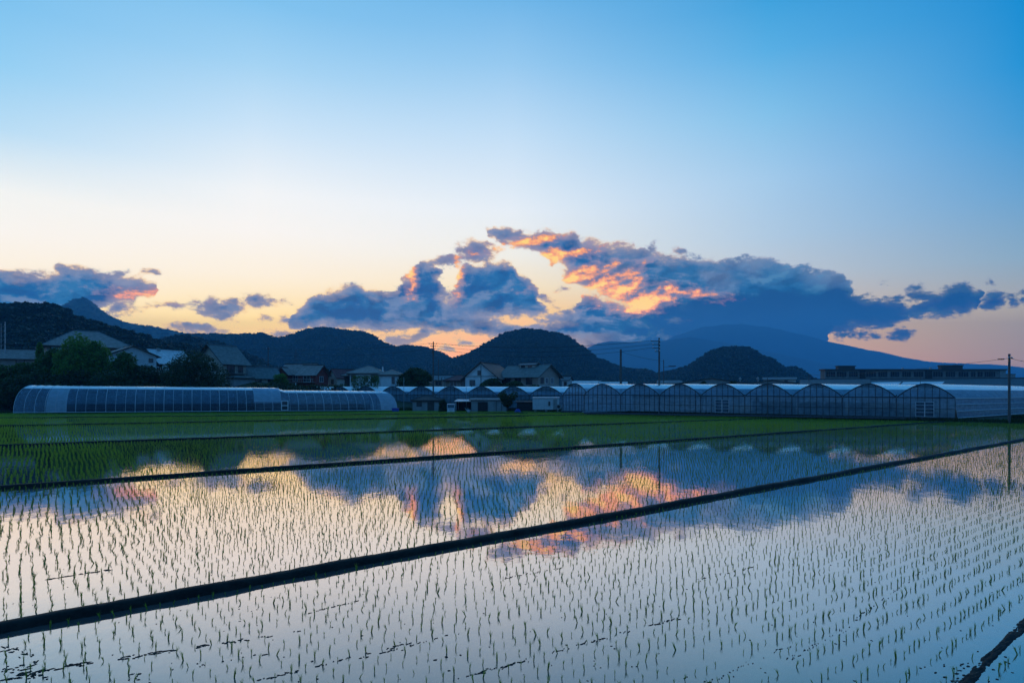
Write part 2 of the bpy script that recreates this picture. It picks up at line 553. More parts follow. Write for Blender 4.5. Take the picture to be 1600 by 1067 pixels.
def mat_leaf(name, c1, c2, transl=0.35, scale=0.9, rough=0.55):
    m, g, out = mat_base(name)
    t = g.new('ShaderNodeTexCoord').outputs['Object']
    n = g.noise(t, scale, 4.0, 0.6)
    oi = g.new('ShaderNodeObjectInfo').outputs['Random']
    k = g.m('ADD', g.step(n, 0.3, 0.7, 0.0, 0.7), g.m('MULTIPLY', oi, 0.3))
    c = g.mix(k, c1, c2)
    b = g.new('ShaderNodeBsdfPrincipled')
    g.put(b.inputs['Base Color'], c)
    b.inputs['Roughness'].default_value = rough
    b.inputs['Specular IOR Level'].default_value = 0.25
    tr = g.new('ShaderNodeBsdfTranslucent')
    g.put(tr.inputs[0], g.mix(0.5, c, (c2[0] * 1.4, c2[1] * 1.6, c2[2] * 0.6)))
    mx = g.new('ShaderNodeMixShader')
    mx.inputs[0].default_value = transl
    g.put(mx.inputs[1], b.outputs[0]); g.put(mx.inputs[2], tr.outputs[0])
    g.put(out.inputs[0], mx.outputs[0])
    return m


def mat_film(name, tint, clear, dirt=0.25, gloss=0.10, through=0.45):
    """plastic film: part of the light passes, part is scattered"""
    m, g, out = mat_base(name)
    t = g.new('ShaderNodeTexCoord').outputs['Object']
    n = g.noise(g.v('MULTIPLY', t, (1.0, 1.0, 2.5)), 1.1, 5.0, 0.65)
    fold = g.noise(g.v('MULTIPLY', t, (3.0, 3.0, 0.4)), 2.2, 3.0, 0.5)
    c = g.mix(g.step(n, 0.3, 0.7), tuple(v * (1 - dirt) for v in tint), tint)
    di = g.new('ShaderNodeBsdfDiffuse'); g.put(di.inputs[0], c)
    tl = g.new('ShaderNodeBsdfTranslucent'); g.put(tl.inputs[0], c)
    gl = g.new('ShaderNodeBsdfGlossy'); gl.inputs['Roughness'].default_value = 0.25
    gl.inputs[0].default_value = (1, 1, 1, 1)
    tp = g.new('ShaderNodeBsdfTransparent'); tp.inputs[0].default_value = (0.86, 0.93, 0.98, 1)
    a = g.new('ShaderNodeMixShader'); a.inputs[0].default_value = through
    g.put(a.inputs[1], di.outputs[0]); g.put(a.inputs[2], tl.outputs[0])
    fr = g.new('ShaderNodeFresnel'); fr.inputs[0].default_value = 1.4
    b = g.new('ShaderNodeMixShader')
    g.put(b.inputs[0], g.m('MULTIPLY', fr.outputs[0], gloss * 4))
    g.put(b.inputs[1], a.outputs[0]); g.put(b.inputs[2], gl.outputs[0])
    o = g.new('ShaderNodeMixShader')
    g.put(o.inputs[0], g.m('ADD', clear, g.m('MULTIPLY', g.m('SUBTRACT', fold, 0.5), 0.35), clamp=True))
    g.put(o.inputs[1], b.outputs[0]); g.put(o.inputs[2], tp.outputs[0])
    g.put(out.inputs[0], o.outputs[0])
    return m


def mat_glass(name, col=(0.03, 0.045, 0.06)):
    m, g, out = mat_base(name)
    b = g.new('ShaderNodeBsdfPrincipled')
    b.inputs['Base Color'].default_value = tuple(col) + (1,)
    b.inputs['Roughness'].default_value = 0.08
    b.inputs['Specular IOR Level'].default_value = 0.6
    g.put(out.inputs[0], b.outputs[0])
    return m


# ------------------------------------------------------------------ water of the paddies
# edge of the flooded land against the farm plots behind it: (X, Y)
EDGE = [(-700, -20), (-160, 84), (-87.5, 104.5), (-25.6, 122), (-10, 121.5), (6, 116), (32, 93), (57.8, 69.4), (84, 46), (150, -5), (500, -260)]
EX = np.array([e[0] for e in EDGE], float)
EY = np.array([e[1] for e in EDGE], float)


def edge_y(X): return np.interp(X, EX, EY)


def mat_water():
    m, g, out = mat_base("paddy_water")
    t = g.new('ShaderNodeTexCoord').outputs['Object']
    # wet mud under a hand's depth of turbid water
    mud = g.noise(t, 0.8, 6.0, 0.6)
    mcol = g.mix(g.step(mud, 0.3, 0.7), (0.115, 0.096, 0.094), (0.155, 0.132, 0.128))
    di = g.new('ShaderNodeBsdfDiffuse'); g.put(di.inputs[0], mcol)
    gl = g.new('ShaderNodeBsdfGlossy'); gl.inputs['Roughness'].default_value = 0.035
    gl.inputs[0].default_value = (0.98, 0.885, 0.84, 1)
    # low ripples, finer close by
    r1 = g.noise(g.v('MULTIPLY', t, (1.0, 0.55, 1.0)), 1.6, 3.0, 0.55)
    r2 = g.noise(t, 9.0, 2.0, 0.5)
    h = g.m('ADD', g.m('MULTIPLY', r1, 0.006), g.m('MULTIPLY', r2, 0.00045))
    bn = g.new('ShaderNodeBump')
    bn.inputs['Strength'].default_value = 0.55
    bn.inputs['Distance'].default_value = 1.0
    g.put(bn.inputs['Height'], h)
    g.put(gl.inputs['Normal'], bn.outputs[0])
    lw = g.new('ShaderNodeLayerWeight'); lw.inputs['Blend'].default_value = 0.5
    # share of light mirrored against the angle (turbid water film, strong at low angles)
    fac = g.curve(lw.outputs['Facing'], [(0.0, 0.05), (0.4, 0.10), (0.55, 0.29), (0.62, 0.43), (0.70, 0.64), (0.76, 0.80), (0.84, 0.90), (0.93, 0.94), (1.0, 0.96)])
    mx = g.new('ShaderNodeMixShader')
    g.put(mx.inputs[0], fac); g.put(mx.inputs[1], di.outputs[0]); g.put(mx.inputs[2], gl.outputs[0])
    g.put(out.inputs[0], mx.outputs[0])
    return m


M = {}
M['water'] = mat_water()
wx = np.concatenate([[-700, -450, -300, -200], np.arange(-160, 161, 8), [200, 260, 340, 420, 500]])
top = edge_y(wx) - 0.02
vw = []
for x, y in zip(wx, top): vw.append((x, -40 if y > -30 else y - 10, 0.0))
for x, y in zip(wx, top): vw.append((x, y, 0.0))
tag(link_mesh("water", np_mesh("water", np.array(vw), grid_faces(2, len(wx)), M['water'])), kind='structure')

# ------------------------------------------------------------------ ground: one sheet out to the horizon
M['soil'] = mat("soil_and_grass", (0.030, 0.040, 0.022), 0.95, 0.35, 0.35, bump=0.4, bscale=6.0, col2=(0.045, 0.060, 0.026))


def plateau(X):
    return np.interp(X, [-300, -90, -70, -50, -35, -15, 0, 15, 40], [9.0, 8.2, 7.2, 4.8, 3.4, 2.4, 1.5, 0.7, 0.15])


def ground_z(X, Y):
    off = Y - edge_y(X)
    z = np.interp(off, [-2, -0.25, 0.45, 6, 1e5], [-0.35, -0.25, 0.16, 0.2, 0.2])
    s = np.clip((Y - 121) / 24.0, 0, 1)
    s = s * s * (3 - 2 * s)
    return z + s * plateau(X) * np.where(off > 0, 1, 0)


gx = np.concatenate([[-9000, -5000, -2500, -1200, -700, -450, -300, -220], np.arange(-176, 181, 4.0), [220, 300, 420, 500, 900, 1600, 3200, 6000, 9000]])
go = np.array([-400, -60, -2, -0.25, 0.1, 0.45, 1.2, 3, 6, 9, 12, 16, 20, 25, 30, 36, 44, 55, 70, 90, 120, 170, 260, 400, 700, 1200, 2500, 5000, 12000])
GX, GO = np.meshgrid(gx, go)
GY = edge_y(GX) + GO
GZ = ground_z(GX, GY) + np.where(GO > 1, fbm(GX * 0.13, GY * 0.13) * 0.25, 0)
gv = np.stack([GX, GY, GZ], -1).reshape(-1, 3)
tag(link_mesh("ground", np_mesh("ground", gv, grid_faces(len(go), len(gx)), M['soil'], True)), kind='structure')


def gz(x, y): return float(ground_z(np.array([x]), np.array([y]))[0])


# ------------------------------------------------------------------ hills and mountains
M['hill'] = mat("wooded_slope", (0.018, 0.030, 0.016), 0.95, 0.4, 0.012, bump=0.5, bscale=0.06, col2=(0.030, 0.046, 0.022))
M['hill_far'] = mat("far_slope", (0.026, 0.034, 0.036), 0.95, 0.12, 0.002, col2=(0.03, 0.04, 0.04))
HILL_PTS = []


def hill(name, pts, d, front, back, noise=0.06, nx=260, nr=60, material='hill', cut=0.55):
    px = np.array([p[0] for p in pts], float); py = np.array([p[1] for p in pts], float)
    xs = np.linspace(px[0], px[-1], nx)
    ys = np.interp(xs, px, py)
    X = (xs - HX) * d / F
    H = EYE + (HY - ys) * d / F
    s = np.linspace(-1, 1, nr)
    ys = ys
    Y = np.where(s < 0, d + s * front, d + s * back)
    prof = (1 - np.abs(s)) ** 1.05
    XX, YY = np.meshgrid(X, Y)
    XX = XX * (YY / d)          # the flanks fan out with the valley
    Z = H[None, :] * prof[:, None]
    spur = fbm(XX / (d * 0.10), YY / (d * 0.16), 5)
    edge = np.sin(np.clip(np.abs(s), 0, 1) * math.pi)[:, None]
    Z = Z + spur * H.max() * noise * 3.5 * edge * (H[None, :] / H.max())
    gully = np.abs(fbm(XX / (d * 0.030), YY / (d * 0.16), 4)) - 0.12
    Z = Z - gully * H[None, :] * cut * edge * np.clip(1.6 - edge, 0.4, 1)
    Z = Z + fbm(XX / (d * 0.012), YY / (d * 0.012), 3) * min(d, 1500) * 0.0014
    # the slope leans so that its base spreads a little sideways
    v = np.stack([XX, YY, Z - 1.0], -1)
    o = link_mesh(name, np_mesh(name, v.reshape(-1, 3), grid_faces(nr, nx), M[material], True))
    tag(o, kind='structure')
    return v, d


def hill_sampler(v, n, rng):
    nr, nx, _ = v.shape
    a = rng.random(n) * (nr * 0.62 - 1); b = rng.random(n) * (nx - 1.01)
    i = a.astype(int); j = b.astype(int)
    fa = (a - i)[:, None]; fb = (b - j)[:, None]
    p = (v[i, j] * (1 - fa) + v[i + 1, j] * fa) * (1 - fb) + (v[i, j + 1] * (1 - fa) + v[i + 1, j + 1] * fa) * fb
    return p


near_left, dl = hill("hill", [(-420, 500), (-200, 478), (-100, 470), (0, 477), (40, 475), (79, 477), (99, 481), (108, 492), (135, 500), (175, 510), (216, 522), (247, 534), (290, 540), (340, 556), (400, 578), (470, 606), (500, 622)], 520, 230, 260, 0.05, 240, 70)
low_left, dl2 = hill("hill", [(230, 545), (262, 526), (300, 524), (330, 533), (352, 541), (390, 556), (440, 580), (500, 606), (520, 620)], 900, 260, 260, 0.04, 120, 40)
mid_a, dm1 = hill("hill", [(60, 590), (150, 560), (250, 530), (300, 522), (365, 523), (400, 523), (407, 521), (432, 528), (456, 524), (471, 517), (484, 514), (505, 512.5), (520, 514), (538, 516), (569, 519), (582, 526), (599, 536), (616, 544), (633, 541), (650, 542), (662, 544), (684, 550), (703, 560), (730, 574), (780, 600), (800, 618)], 1900, 700, 700, 0.05, 420, 70)
mid_b, dm2 = hill("hill", [(620, 612), (670, 588), (700, 566), (714, 560), (728, 555), (755, 542), (782, 525), (803, 517), (822, 514), (843, 516.5), (865, 520), (883, 524), (892, 531), (902, 538), (915, 547), (934, 561), (951, 567.5), (968, 575), (988, 577.5), (1008, 579), (1030, 586), (1060, 598), (1090, 618)], 1500, 520, 520, 0.05, 360, 70)
right_h, dr = hill("hill", [(960, 618), (1000, 592), (1030, 584), (1060, 578), (1078, 573), (1088, 566), (1100, 558), (1112, 550), (1130, 543.5), (1150, 542.5), (1168, 543), (1180, 550), (1192, 556), (1206, 562), (1216, 570), (1226, 576), (1240, 574), (1252, 581), (1268, 592), (1284, 603), (1300, 618)], 1300, 380, 380, 0.05, 320, 60)
peak, dp = hill("mountain", [(-200, 560), (0, 520), (60, 500), (90, 482), (104, 472), (116, 465), (130, 463), (142, 468), (154, 479), (168, 489), (190, 500), (215, 506), (240, 509), (262, 513), (285, 519), (320, 522), (365, 524), (430, 545), (560, 618)], 3000, 1100, 1000, 0.03, 360, 60, 'hill', 0.18)
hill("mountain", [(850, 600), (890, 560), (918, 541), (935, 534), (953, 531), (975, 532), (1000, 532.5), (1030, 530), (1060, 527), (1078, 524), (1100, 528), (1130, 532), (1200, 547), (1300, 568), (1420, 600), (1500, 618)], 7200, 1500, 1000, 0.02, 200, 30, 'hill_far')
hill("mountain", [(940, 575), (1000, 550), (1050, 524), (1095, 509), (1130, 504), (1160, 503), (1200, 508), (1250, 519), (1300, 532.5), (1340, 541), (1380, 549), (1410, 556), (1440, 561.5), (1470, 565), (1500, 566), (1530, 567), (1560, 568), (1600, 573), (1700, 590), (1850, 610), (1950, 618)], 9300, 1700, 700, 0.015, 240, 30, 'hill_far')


# geometry-nodes scatter: one object, real instances of leafy meshes
def scatter(name, pts, scale, rotz, variants, label=None, kind='stuff', parent=None):
    me = bpy.data.meshes.new(name)
    me.vertices.add(len(pts))
    me.vertices.foreach_set('co', np.asarray(pts, dtype=np.float32).ravel())
    a = me.attributes.new('size', 'FLOAT_VECTOR', 'POINT')
    a.data.foreach_set('vector', np.asarray(scale, dtype=np.float32).ravel())
    b = me.attributes.new('turn', 'FLOAT_VECTOR', 'POINT')
    b.data.foreach_set('vector', np.asarray(rotz, dtype=np.float32).ravel())
    o = link_mesh(name, me, parent)
    ng = bpy.data.node_groups.new(name + "_nodes", 'GeometryNodeTree')
    ng.interface.new_socket('Geometry', in_out='INPUT', socket_type='NodeSocketGeometry')
    ng.interface.new_socket('Geometry', in_out='OUTPUT', socket_type='NodeSocketGeometry')
    gi = ng.nodes.new('NodeGroupInput'); goo = ng.nodes.new('NodeGroupOutput')
    iop = ng.nodes.new('GeometryNodeInstanceOnPoints')
    m2p = ng.nodes.new('GeometryNodeMeshToPoints')
    g2i = ng.nodes.new('GeometryNodeGeometryToInstance')
    for vo in reversed(variants):
        oi = ng.nodes.new('GeometryNodeObjectInfo')
        oi.inputs[0].default_value = vo
        oi.inputs['As Instance'].default_value = False
        ng.links.new(oi.outputs['Geometry'], g2i.inputs[0])
    sa = ng.nodes.new('GeometryNodeInputNamedAttribute'); sa.data_type = 'FLOAT_VECTOR'; sa.inputs[0].default_value = 'size'
    ra = ng.nodes.new('GeometryNodeInputNamedAttribute'); ra.data_type = 'FLOAT_VECTOR'; ra.inputs[0].default_value = 'turn'
    rv = ng.nodes.new('FunctionNodeRandomValue'); rv.data_type = 'INT'
    rv.inputs[4].default_value = 0; rv.inputs[5].default_value = len(variants) - 1
    e2r = ng.nodes.new('FunctionNodeEulerToRotation')
    ng.links.new(gi.outputs[0], m2p.inputs[0])
    ng.links.new(m2p.outputs[0], iop.inputs['Points'])
    ng.links.new(g2i.outputs[0], iop.inputs['Instance'])
    iop.inputs['Pick Instance'].default_value = True
    ng.links.new(rv.outputs[2], iop.inputs['Instance Index'])
    ng.links.new(sa.outputs[0], iop.inputs['Scale'])
    ng.links.new(ra.outputs[0], e2r.inputs[0])
    ng.links.new(e2r.outputs[0], iop.inputs['Rotation'])
    ng.links.new(iop.outputs[0], goo.inputs[0])
    md = o.modifiers.new('scatter', 'NODES')
    md.node_group = ng
    tag(o, label=label, kind=kind)
    return o

# ------------------------------------------------------------------ foliage
M['leaf_dark'] = mat_leaf("dark_foliage", (0.016, 0.032, 0.010), (0.036, 0.066, 0.018), 0.25)
M['leaf_mid'] = mat_leaf("mid_foliage", (0.026, 0.060, 0.014), (0.065, 0.130, 0.026), 0.35)
M['leaf_light'] = mat_leaf("light_foliage", (0.055, 0.130, 0.022), (0.110, 0.215, 0.040), 0.45)
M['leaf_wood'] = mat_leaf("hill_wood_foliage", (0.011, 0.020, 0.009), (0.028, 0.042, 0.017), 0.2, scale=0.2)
M['bark'] = mat("bark", (0.045, 0.035, 0.028), 0.95, 0.3, 6.0, bump=0.6)


def leaf_cloud(clumps, n_per, size, rng, flat=0.35):
    """leaf quads spread through lumps (centre, radius xyz): returns verts, faces"""
    V = []
    for (c, r) in clumps:
        n = n_per
        d = rng.normal(size=(n, 3)); d /= np.linalg.norm(d, axis=1)[:, None]
        rad = rng.random(n) ** 0.33
        rad = 0.55 + 0.5 * rad * (0.75 + 0.5 * rng.random(n)) if True else rad
        p = np.array(c) + d * np.array(r) * rad[:, None]
        # leaf frame, roughly facing outwards and hanging
        nrm = d + rng.normal(size=(n, 3)) * 0.7
        nrm /= np.linalg.norm(nrm, axis=1)[:, None]
        a = np.cross(nrm, rng.normal(size=(n, 3))); a /= np.linalg.norm(a, axis=1)[:, None]
        b = np.cross(nrm, a)
        s = size * (0.6 + 0.8 * rng.random(n))[:, None]
        q = np.stack([p - a * s, p + b * s * 0.55, p + a * s, p - b * s * 0.55], 1)
        V.append(q)
    V = np.concatenate(V).reshape(-1, 3)
    Fq = np.arange(len(V)).reshape(-1, 4)
    return V, Fq


def tree(name, label, x, y, z, h, w, mat_='leaf_mid', shape='round', seed=1, cat='tree', group=None, leaves=2600, leaf=0.22, trunk_h=0.35, depth=None):
    rng = np.random.default_rng(seed)
    root = empty(name, (x, y, z), 0, label=label, cat=cat, group=group)
    depth = depth or w
    t = MB()
    th = h * trunk_h
    t.tube([(0, 0, -0.3), (0.03 * h * (rng.random() - .5), 0, th * 0.6), (0.05 * h * (rng.random() - .5), 0.0, th), (0, 0, h * 0.75)], 0.028 * h, 7, 0.006 * h)
    cl = []
    k = 15 if shape != 'bush' else 12
    for i in range(k):
        an = 2 * math.pi * (i * 0.618 + rng.random() * 0.15)
        f = i / (k - 1)
        if shape == 'round':
            zz = th * 0.9 + (h - th * 0.9) * (0.12 + 0.74 * f)
            rr = 0.36 * math.sqrt(max(0.05, 1 - (2 * f - 0.85) ** 2))
        elif shape == 'vee':
            zz = th + (h - th) * (0.15 + 0.7 * f)
            rr = 0.10 + 0.36 * f
        elif shape == 'spire':
            zz = h * (0.12 + 0.78 * f)
            rr = 0.30 * (1 - f) + 0.03
        else:
            zz = h * (0.16 + 0.62 * f)
            rr = 0.38 * math.sqrt(max(0.05, 1 - f * 0.75))
        rr *= 0.75 + 0.5 * rng.random()
        cx, cy = math.cos(an) * rr * w, math.sin(an) * rr * depth
        s = (0.20 + 0.12 * rng.random()) * (0.75 if shape in ('spire', 'vee') else 1)
        cl.append(((cx, cy, zz), (s * w, s * depth, s * h * 0.62)))
        if i % 2 == 0:
            t.tube([(0, 0, min(zz * 0.7, th + 0.2 * h)), (cx * 0.5, cy * 0.5, zz * 0.82), (cx, cy, zz)], 0.011 * h, 5, 0.004 * h)
    t.build('trunk', M['bark'], root, True)
    V, Fq = leaf_cloud(cl, leaves // k, leaf, rng)
    # inner leaves that close the crown
    V[:, 2] = np.maximum(V[:, 2], 0.02 * h)
    link_mesh('crown', np_mesh('crown', V, Fq, M[mat_]), root)
    return root


# woods on the hills: one crown mesh of the nearest wood is repeated over the slopes
def crown_mesh(name, seed, n=130):
    rng = np.random.default_rng(seed)
    cl = [((0, 0, 0.45), (0.5, 0.5, 0.45))] + [((rng.normal() * .25, rng.normal() * .25, 0.5 + rng.random() * 0.35), (0.3, 0.3, 0.28)) for _ in range(4)]
    V, Fq = leaf_cloud(cl, n // 5, 0.17, rng)
    return np_mesh(name, V, Fq, M['leaf_wood'])


def copy_to(o, loc, rz=None, sc=None):
    c = o.copy()
    c.location = loc
    if rz is not None: c.rotation_euler = (0, 0, rz)
    if sc is not None: c.scale = sc
    COL.objects.link(c)
    return c


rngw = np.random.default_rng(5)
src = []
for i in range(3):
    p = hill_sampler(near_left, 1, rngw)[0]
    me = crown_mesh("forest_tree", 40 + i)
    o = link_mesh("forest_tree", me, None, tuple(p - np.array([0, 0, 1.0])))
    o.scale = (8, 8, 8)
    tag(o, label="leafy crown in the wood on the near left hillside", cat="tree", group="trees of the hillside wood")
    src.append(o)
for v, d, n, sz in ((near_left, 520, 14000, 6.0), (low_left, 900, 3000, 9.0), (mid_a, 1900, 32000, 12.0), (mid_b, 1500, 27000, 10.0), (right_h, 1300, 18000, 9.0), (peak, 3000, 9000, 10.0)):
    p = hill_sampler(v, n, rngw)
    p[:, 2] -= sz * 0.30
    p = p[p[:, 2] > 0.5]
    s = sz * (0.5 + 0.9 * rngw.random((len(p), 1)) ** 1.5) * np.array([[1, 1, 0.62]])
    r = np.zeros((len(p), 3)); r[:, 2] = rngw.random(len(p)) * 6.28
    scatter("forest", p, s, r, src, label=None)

# ------------------------------------------------------------------ rice
M['rice'] = mat_leaf("rice_blade", (0.10, 0.19, 0.028), (0.24, 0.36, 0.065), 0.5, scale=1.5, rough=0.45)


def rice_mesh(seed, blades=7, h=1.0, spread=0.32, wd=0.035):
    rng = np.random.default_rng(seed)
    V, Fc = [], []
    for b in range(blades):
        an = rng.random() * 6.28
        lean = spread * (0.15 + rng.random())
        hh = h * (0.55 + 0.45 * rng.random())
        dx_, dy_ = math.cos(an), math.sin(an)
        sx, sy = -dy_, dx_
        base = np.array([rng.normal() * 0.03, rng.normal() * 0.03, -0.12])
        droop = rng.random() * 0.25
        for k, (t, w) in enumerate(((0, .8), (0.35, 1.0), (0.7, 0.75), (1.0, 0.08))):
            r = lean * t ** 1.7
            z = hh * (t - droop * t ** 4)
            c = base + np.array([dx_ * r, dy_ * r, z + 0.12 * (t > 0) * 1.0])
            V.append(c - np.array([sx, sy, 0]) * wd * w)
            V.append(c + np.array([sx, sy, 0]) * wd * w)
        o = len(V) - 8
        for k in range(3):
            Fc.append((o + 2 * k, o + 2 * k + 1, o + 2 * k + 3, o + 2 * k + 2))
    return np_mesh("rice_seedling", np.array(V), np.array(Fc), M['rice'])


ROW_DIR = Vector((math.sin(math.radians(52.5)), math.cos(math.radians(52.5))))     # along the bunds
ROW_NRM = Vector((ROW_DIR.y, -ROW_DIR.x))                                          # to the right of them
ROW, HILL = 0.305, 0.195


def lin_through(a, b, z=0.0):
    A, B = GP(*a, z), GP(*b, z)
    d = (B - A).normalized()
    return A, B, d


BUNDS = [   # two points each in the photograph; height, half width; how far each runs
    dict(a=(0, 985), b=(1600, 687), h=0.125, w=0.18),
    dict(a=(0, 763), b=(1412, 663.5), h=0.12, w=0.20),
    dict(a=(0, 697), b=(1130, 656.5), h=0.12, w=0.20),
    dict(a=(0, 666.2), b=(860, 649.2), h=0.15, w=0.22),
    dict(a=(0, 653.6), b=(760, 646.0), h=0.15, w=0.22),
]
M['bund'] = mat("wet_black_soil", (0.008, 0.009, 0.010), 0.62, 0.5, 2.2, bump=0.35, bscale=9.0, col2=(0.018, 0.018, 0.016), spec=0.12)
lines = []
for i, b in enumerate(BUNDS):
    A, B, d = lin_through(b['a'], b['b'])
    n = Vector((d.y, -d.x, 0))
    lines.append((A, d, n))
    # walk from out of frame on the left to the edge of the flooded land
    start = A - d * (14 if i == 0 else 30)
    L = 0.0
    while L < 260:
        q = start + d * L
        if q.y > edge_y(q.x) - 0.05: break
        L += 0.25
    ns = int(L / (0.12 if i == 0 else 0.3)) + 2
    k = 11
    t = np.linspace(0, L, ns)
    a = np.linspace(-1, 1, k)
    TT, AA = np.meshgrid(t, a, indexing='ij')
    wob = fbm(TT * 0.35, 3.1 + i + TT * 0, 3) * 0.10
    wid = b['w'] * (1 + 0.35 * fbm(TT * 1.3, AA * 1.2 + 9 * i, 3)) * 1.0
    prof = b['h'] * np.clip(1 - np.abs(AA) ** 3.0, 0, 1) * (1 + 0.28 * fbm(TT * 0.9, 31.0 + i + TT * 0, 3)) + fbm(TT * 9, AA * 3 + i, 3) * 0.018 * (1 + 1.2 * np.abs(AA))
    prof = prof - 0.03 * (np.abs(AA) > 0.97)
    X = start.x + d.x * TT + n.x * (AA * wid + wob)
    Y = start.y + d.y * TT + n.y * (AA * wid + wob)
    v = np.stack([X, Y, prof], -1).reshape(-1, 3)
    tag(link_mesh("bund", np_mesh("bund", v, grid_faces(ns, k), M['bund'], True)), kind='structure')

# low spit of mud at the right foot of the picture
A0, B0, d0 = lin_through((1508, 1067), (1600, 975))
n0 = Vector((d0.y, -d0.x, 0))
st = A0 - d0 * 2.0
ns, k = 160, 15
TT, AA = np.meshgrid(np.linspace(0, 5.2, ns), np.linspace(-1, 1, k), indexing='ij')
z = 0.020 * (1 - AA ** 2) * (1 + 2.2 * fbm(TT * 2.2, AA, 3)) + fbm(TT * 11, AA * 3.5, 4) * 0.032 - 0.004 - 0.03 * AA ** 6
wid = 0.085 * (1 + 0.9 * fbm(TT * 1.1, AA * 0.4 + 4, 3))
v = np.stack([st.x + d0.x * TT + n0.x * AA * wid, st.y + d0.y * TT + n0.y * AA * wid, z], -1).reshape(-1, 3)
tag(link_mesh("mud_ridge", np_mesh("mud_ridge", v, grid_faces(ns, k), M['bund'], True)), kind='structure')

# crumbs and wheel furrows of mud breaking the water
mb = MB()
rm = random.Random(3)


def crumb(x, y, rx, ry, h, an):
    k = 7
    i0 = len(mb.v)
    for r_, z_ in ((1.0, -0.005), (0.62, h)):
        for j in range(k):
            a_ = 2 * math.pi * j / k
            q = r_ * (0.75 + 0.5 * rm.random())
            ux, uy = math.cos(a_) * rx * q, math.sin(a_) * ry * q
            mb.v.append((x + ux * math.cos(an) - uy * math.sin(an), y + ux * math.sin(an) + uy * math.cos(an), z_ * (0.7 + 0.6 * rm.random()) if z_ > 0 else z_))
    for j in range(k):
        q = (j + 1) % k
        mb.f.append((i0 + j, i0 + q, i0 + k + q, i0 + k + j))
    mb.f.append(tuple(i0 + k + j for j in range(k)))


def mud_line(pa, pb, n, wobble=0.05, size=0.05, gap=0.15):
    A, B = GP(*pa), GP(*pb)
    D = (B - A)
    an = math.atan2(D.y, D.x)
    N = Vector((-D.y, D.x, 0)).normalized()
    ph = rm.random() * 9
    n = int(n * 1.3)
    for j in range(n):
        t = (j + rm.random()) / n
        if math.sin(t * 17 + ph) + math.sin(t * 41 + ph * 2) < -gap * 2: continue
        c = A + D * t + N * rm.gauss(0, wobble)
        crumb(c.x, c.y, size * (0.3 + 1.5 * rm.random() ** 2), size * 0.17 * (0.4 + 1.3 * rm.random()), 0.008, an + rm.gauss(0, 0.25))


for a in [((95, 1043), (470, 985), 70, .03, .045), ((60, 1032), (0, 1052), 14, .04, .05), ((385, 1067), (640, 1005), 46, .02, .03), ((480, 958), (560, 938), 24, .01, .03),
          ((75, 905), (170, 890), 40, .02, .05), ((690, 1067), (1060, 965), 90, .02, .035), ((560, 1030), (700, 992), 30, .015, .03), ((1232, 1030), (1330, 980), 40, .025, .03), ((1310, 985), (1440, 893), 46, .02, .03),
          ((1100, 1067), (1240, 1005), 26, .02, .03), ((0, 1010), (60, 1024), 16, .05, .05), ((780, 905), (880, 886), 24, .02, .04), ((1090, 905), (1180, 885), 20, .02, .04), ((1470, 768), (1500, 764), 8, .03, .08), ((210, 700), (330, 690), 10, .05, .1),
          ((10, 1060), (90, 1042), 26, .06, .05), ((300, 1040), (420, 1020), 10, .05, .03)]:
    mud_line(a[0], a[1], a[2], a[3], a[4])
for (cx, cy, n, s) in [(15, 1016, 12, 5), (45, 1020, 8, 4), (45, 1052, 16, 7), (20, 1045, 10, 8), (110, 1038, 8, 8), (210, 1060, 12, 14), (60, 1058, 14, 8), (1500, 1040, 20, 22), (1540, 1035, 26, 20), (1520, 1055, 18, 18), (1490, 1062, 10, 10), (500, 1052, 5, 30), (660, 1020, 6, 35), (720, 1045, 6, 30)]:
    for j in range(int(n * 0.6)):
        c = GP(cx + rm.gauss(0, s), min(1078, cy + rm.gauss(0, s * 0.35)))
        crumb(c.x, c.y, 0.012 + 0.03 * rm.random(), 0.010 + 0.014 * rm.random(), 0.006, rm.random() * 0.8)
for j in range(130):
    c = GP(rm.uniform(0, 1600), rm.uniform(880, 1066))
    crumb(c.x, c.y, 0.008 + 0.018 * rm.random(), 0.006 + 0.010 * rm.random(), 0.005, rm.random() * 3)
mb.f = [f for f in mb.f]
M["crumb"] = mat("brown_mud", (0.028, 0.023, 0.019), 0.8, 0.4, 6.0, bump=0.5, col2=(0.075, 0.060, 0.046), spec=0.2)
tag(mb.build("mud_crumbs", M["crumb"]), label="dark crumbs and furrows of mud breaking the still water", kind='stuff')

# planting grid over everything flooded that the camera can see
def bund_side(X, Y, i):
    A, d, n = lines[i]
    return (X - A.x) * n.x + (Y - A.y) * n.y         # > 0: to the right of / nearer than the bund


pts = []
far = 150.0
a_lo, a_hi = -40.0, 190.0
for (c_lo, c_hi) in ((-150.0, 60.0),):
    nn = np.arange(c_lo, c_hi, ROW)
    aa = np.arange(a_lo, a_hi, HILL)
NN, AAg = np.meshgrid(nn, aa, indexing='ij')
row_i = np.round(NN / ROW).astype(int)
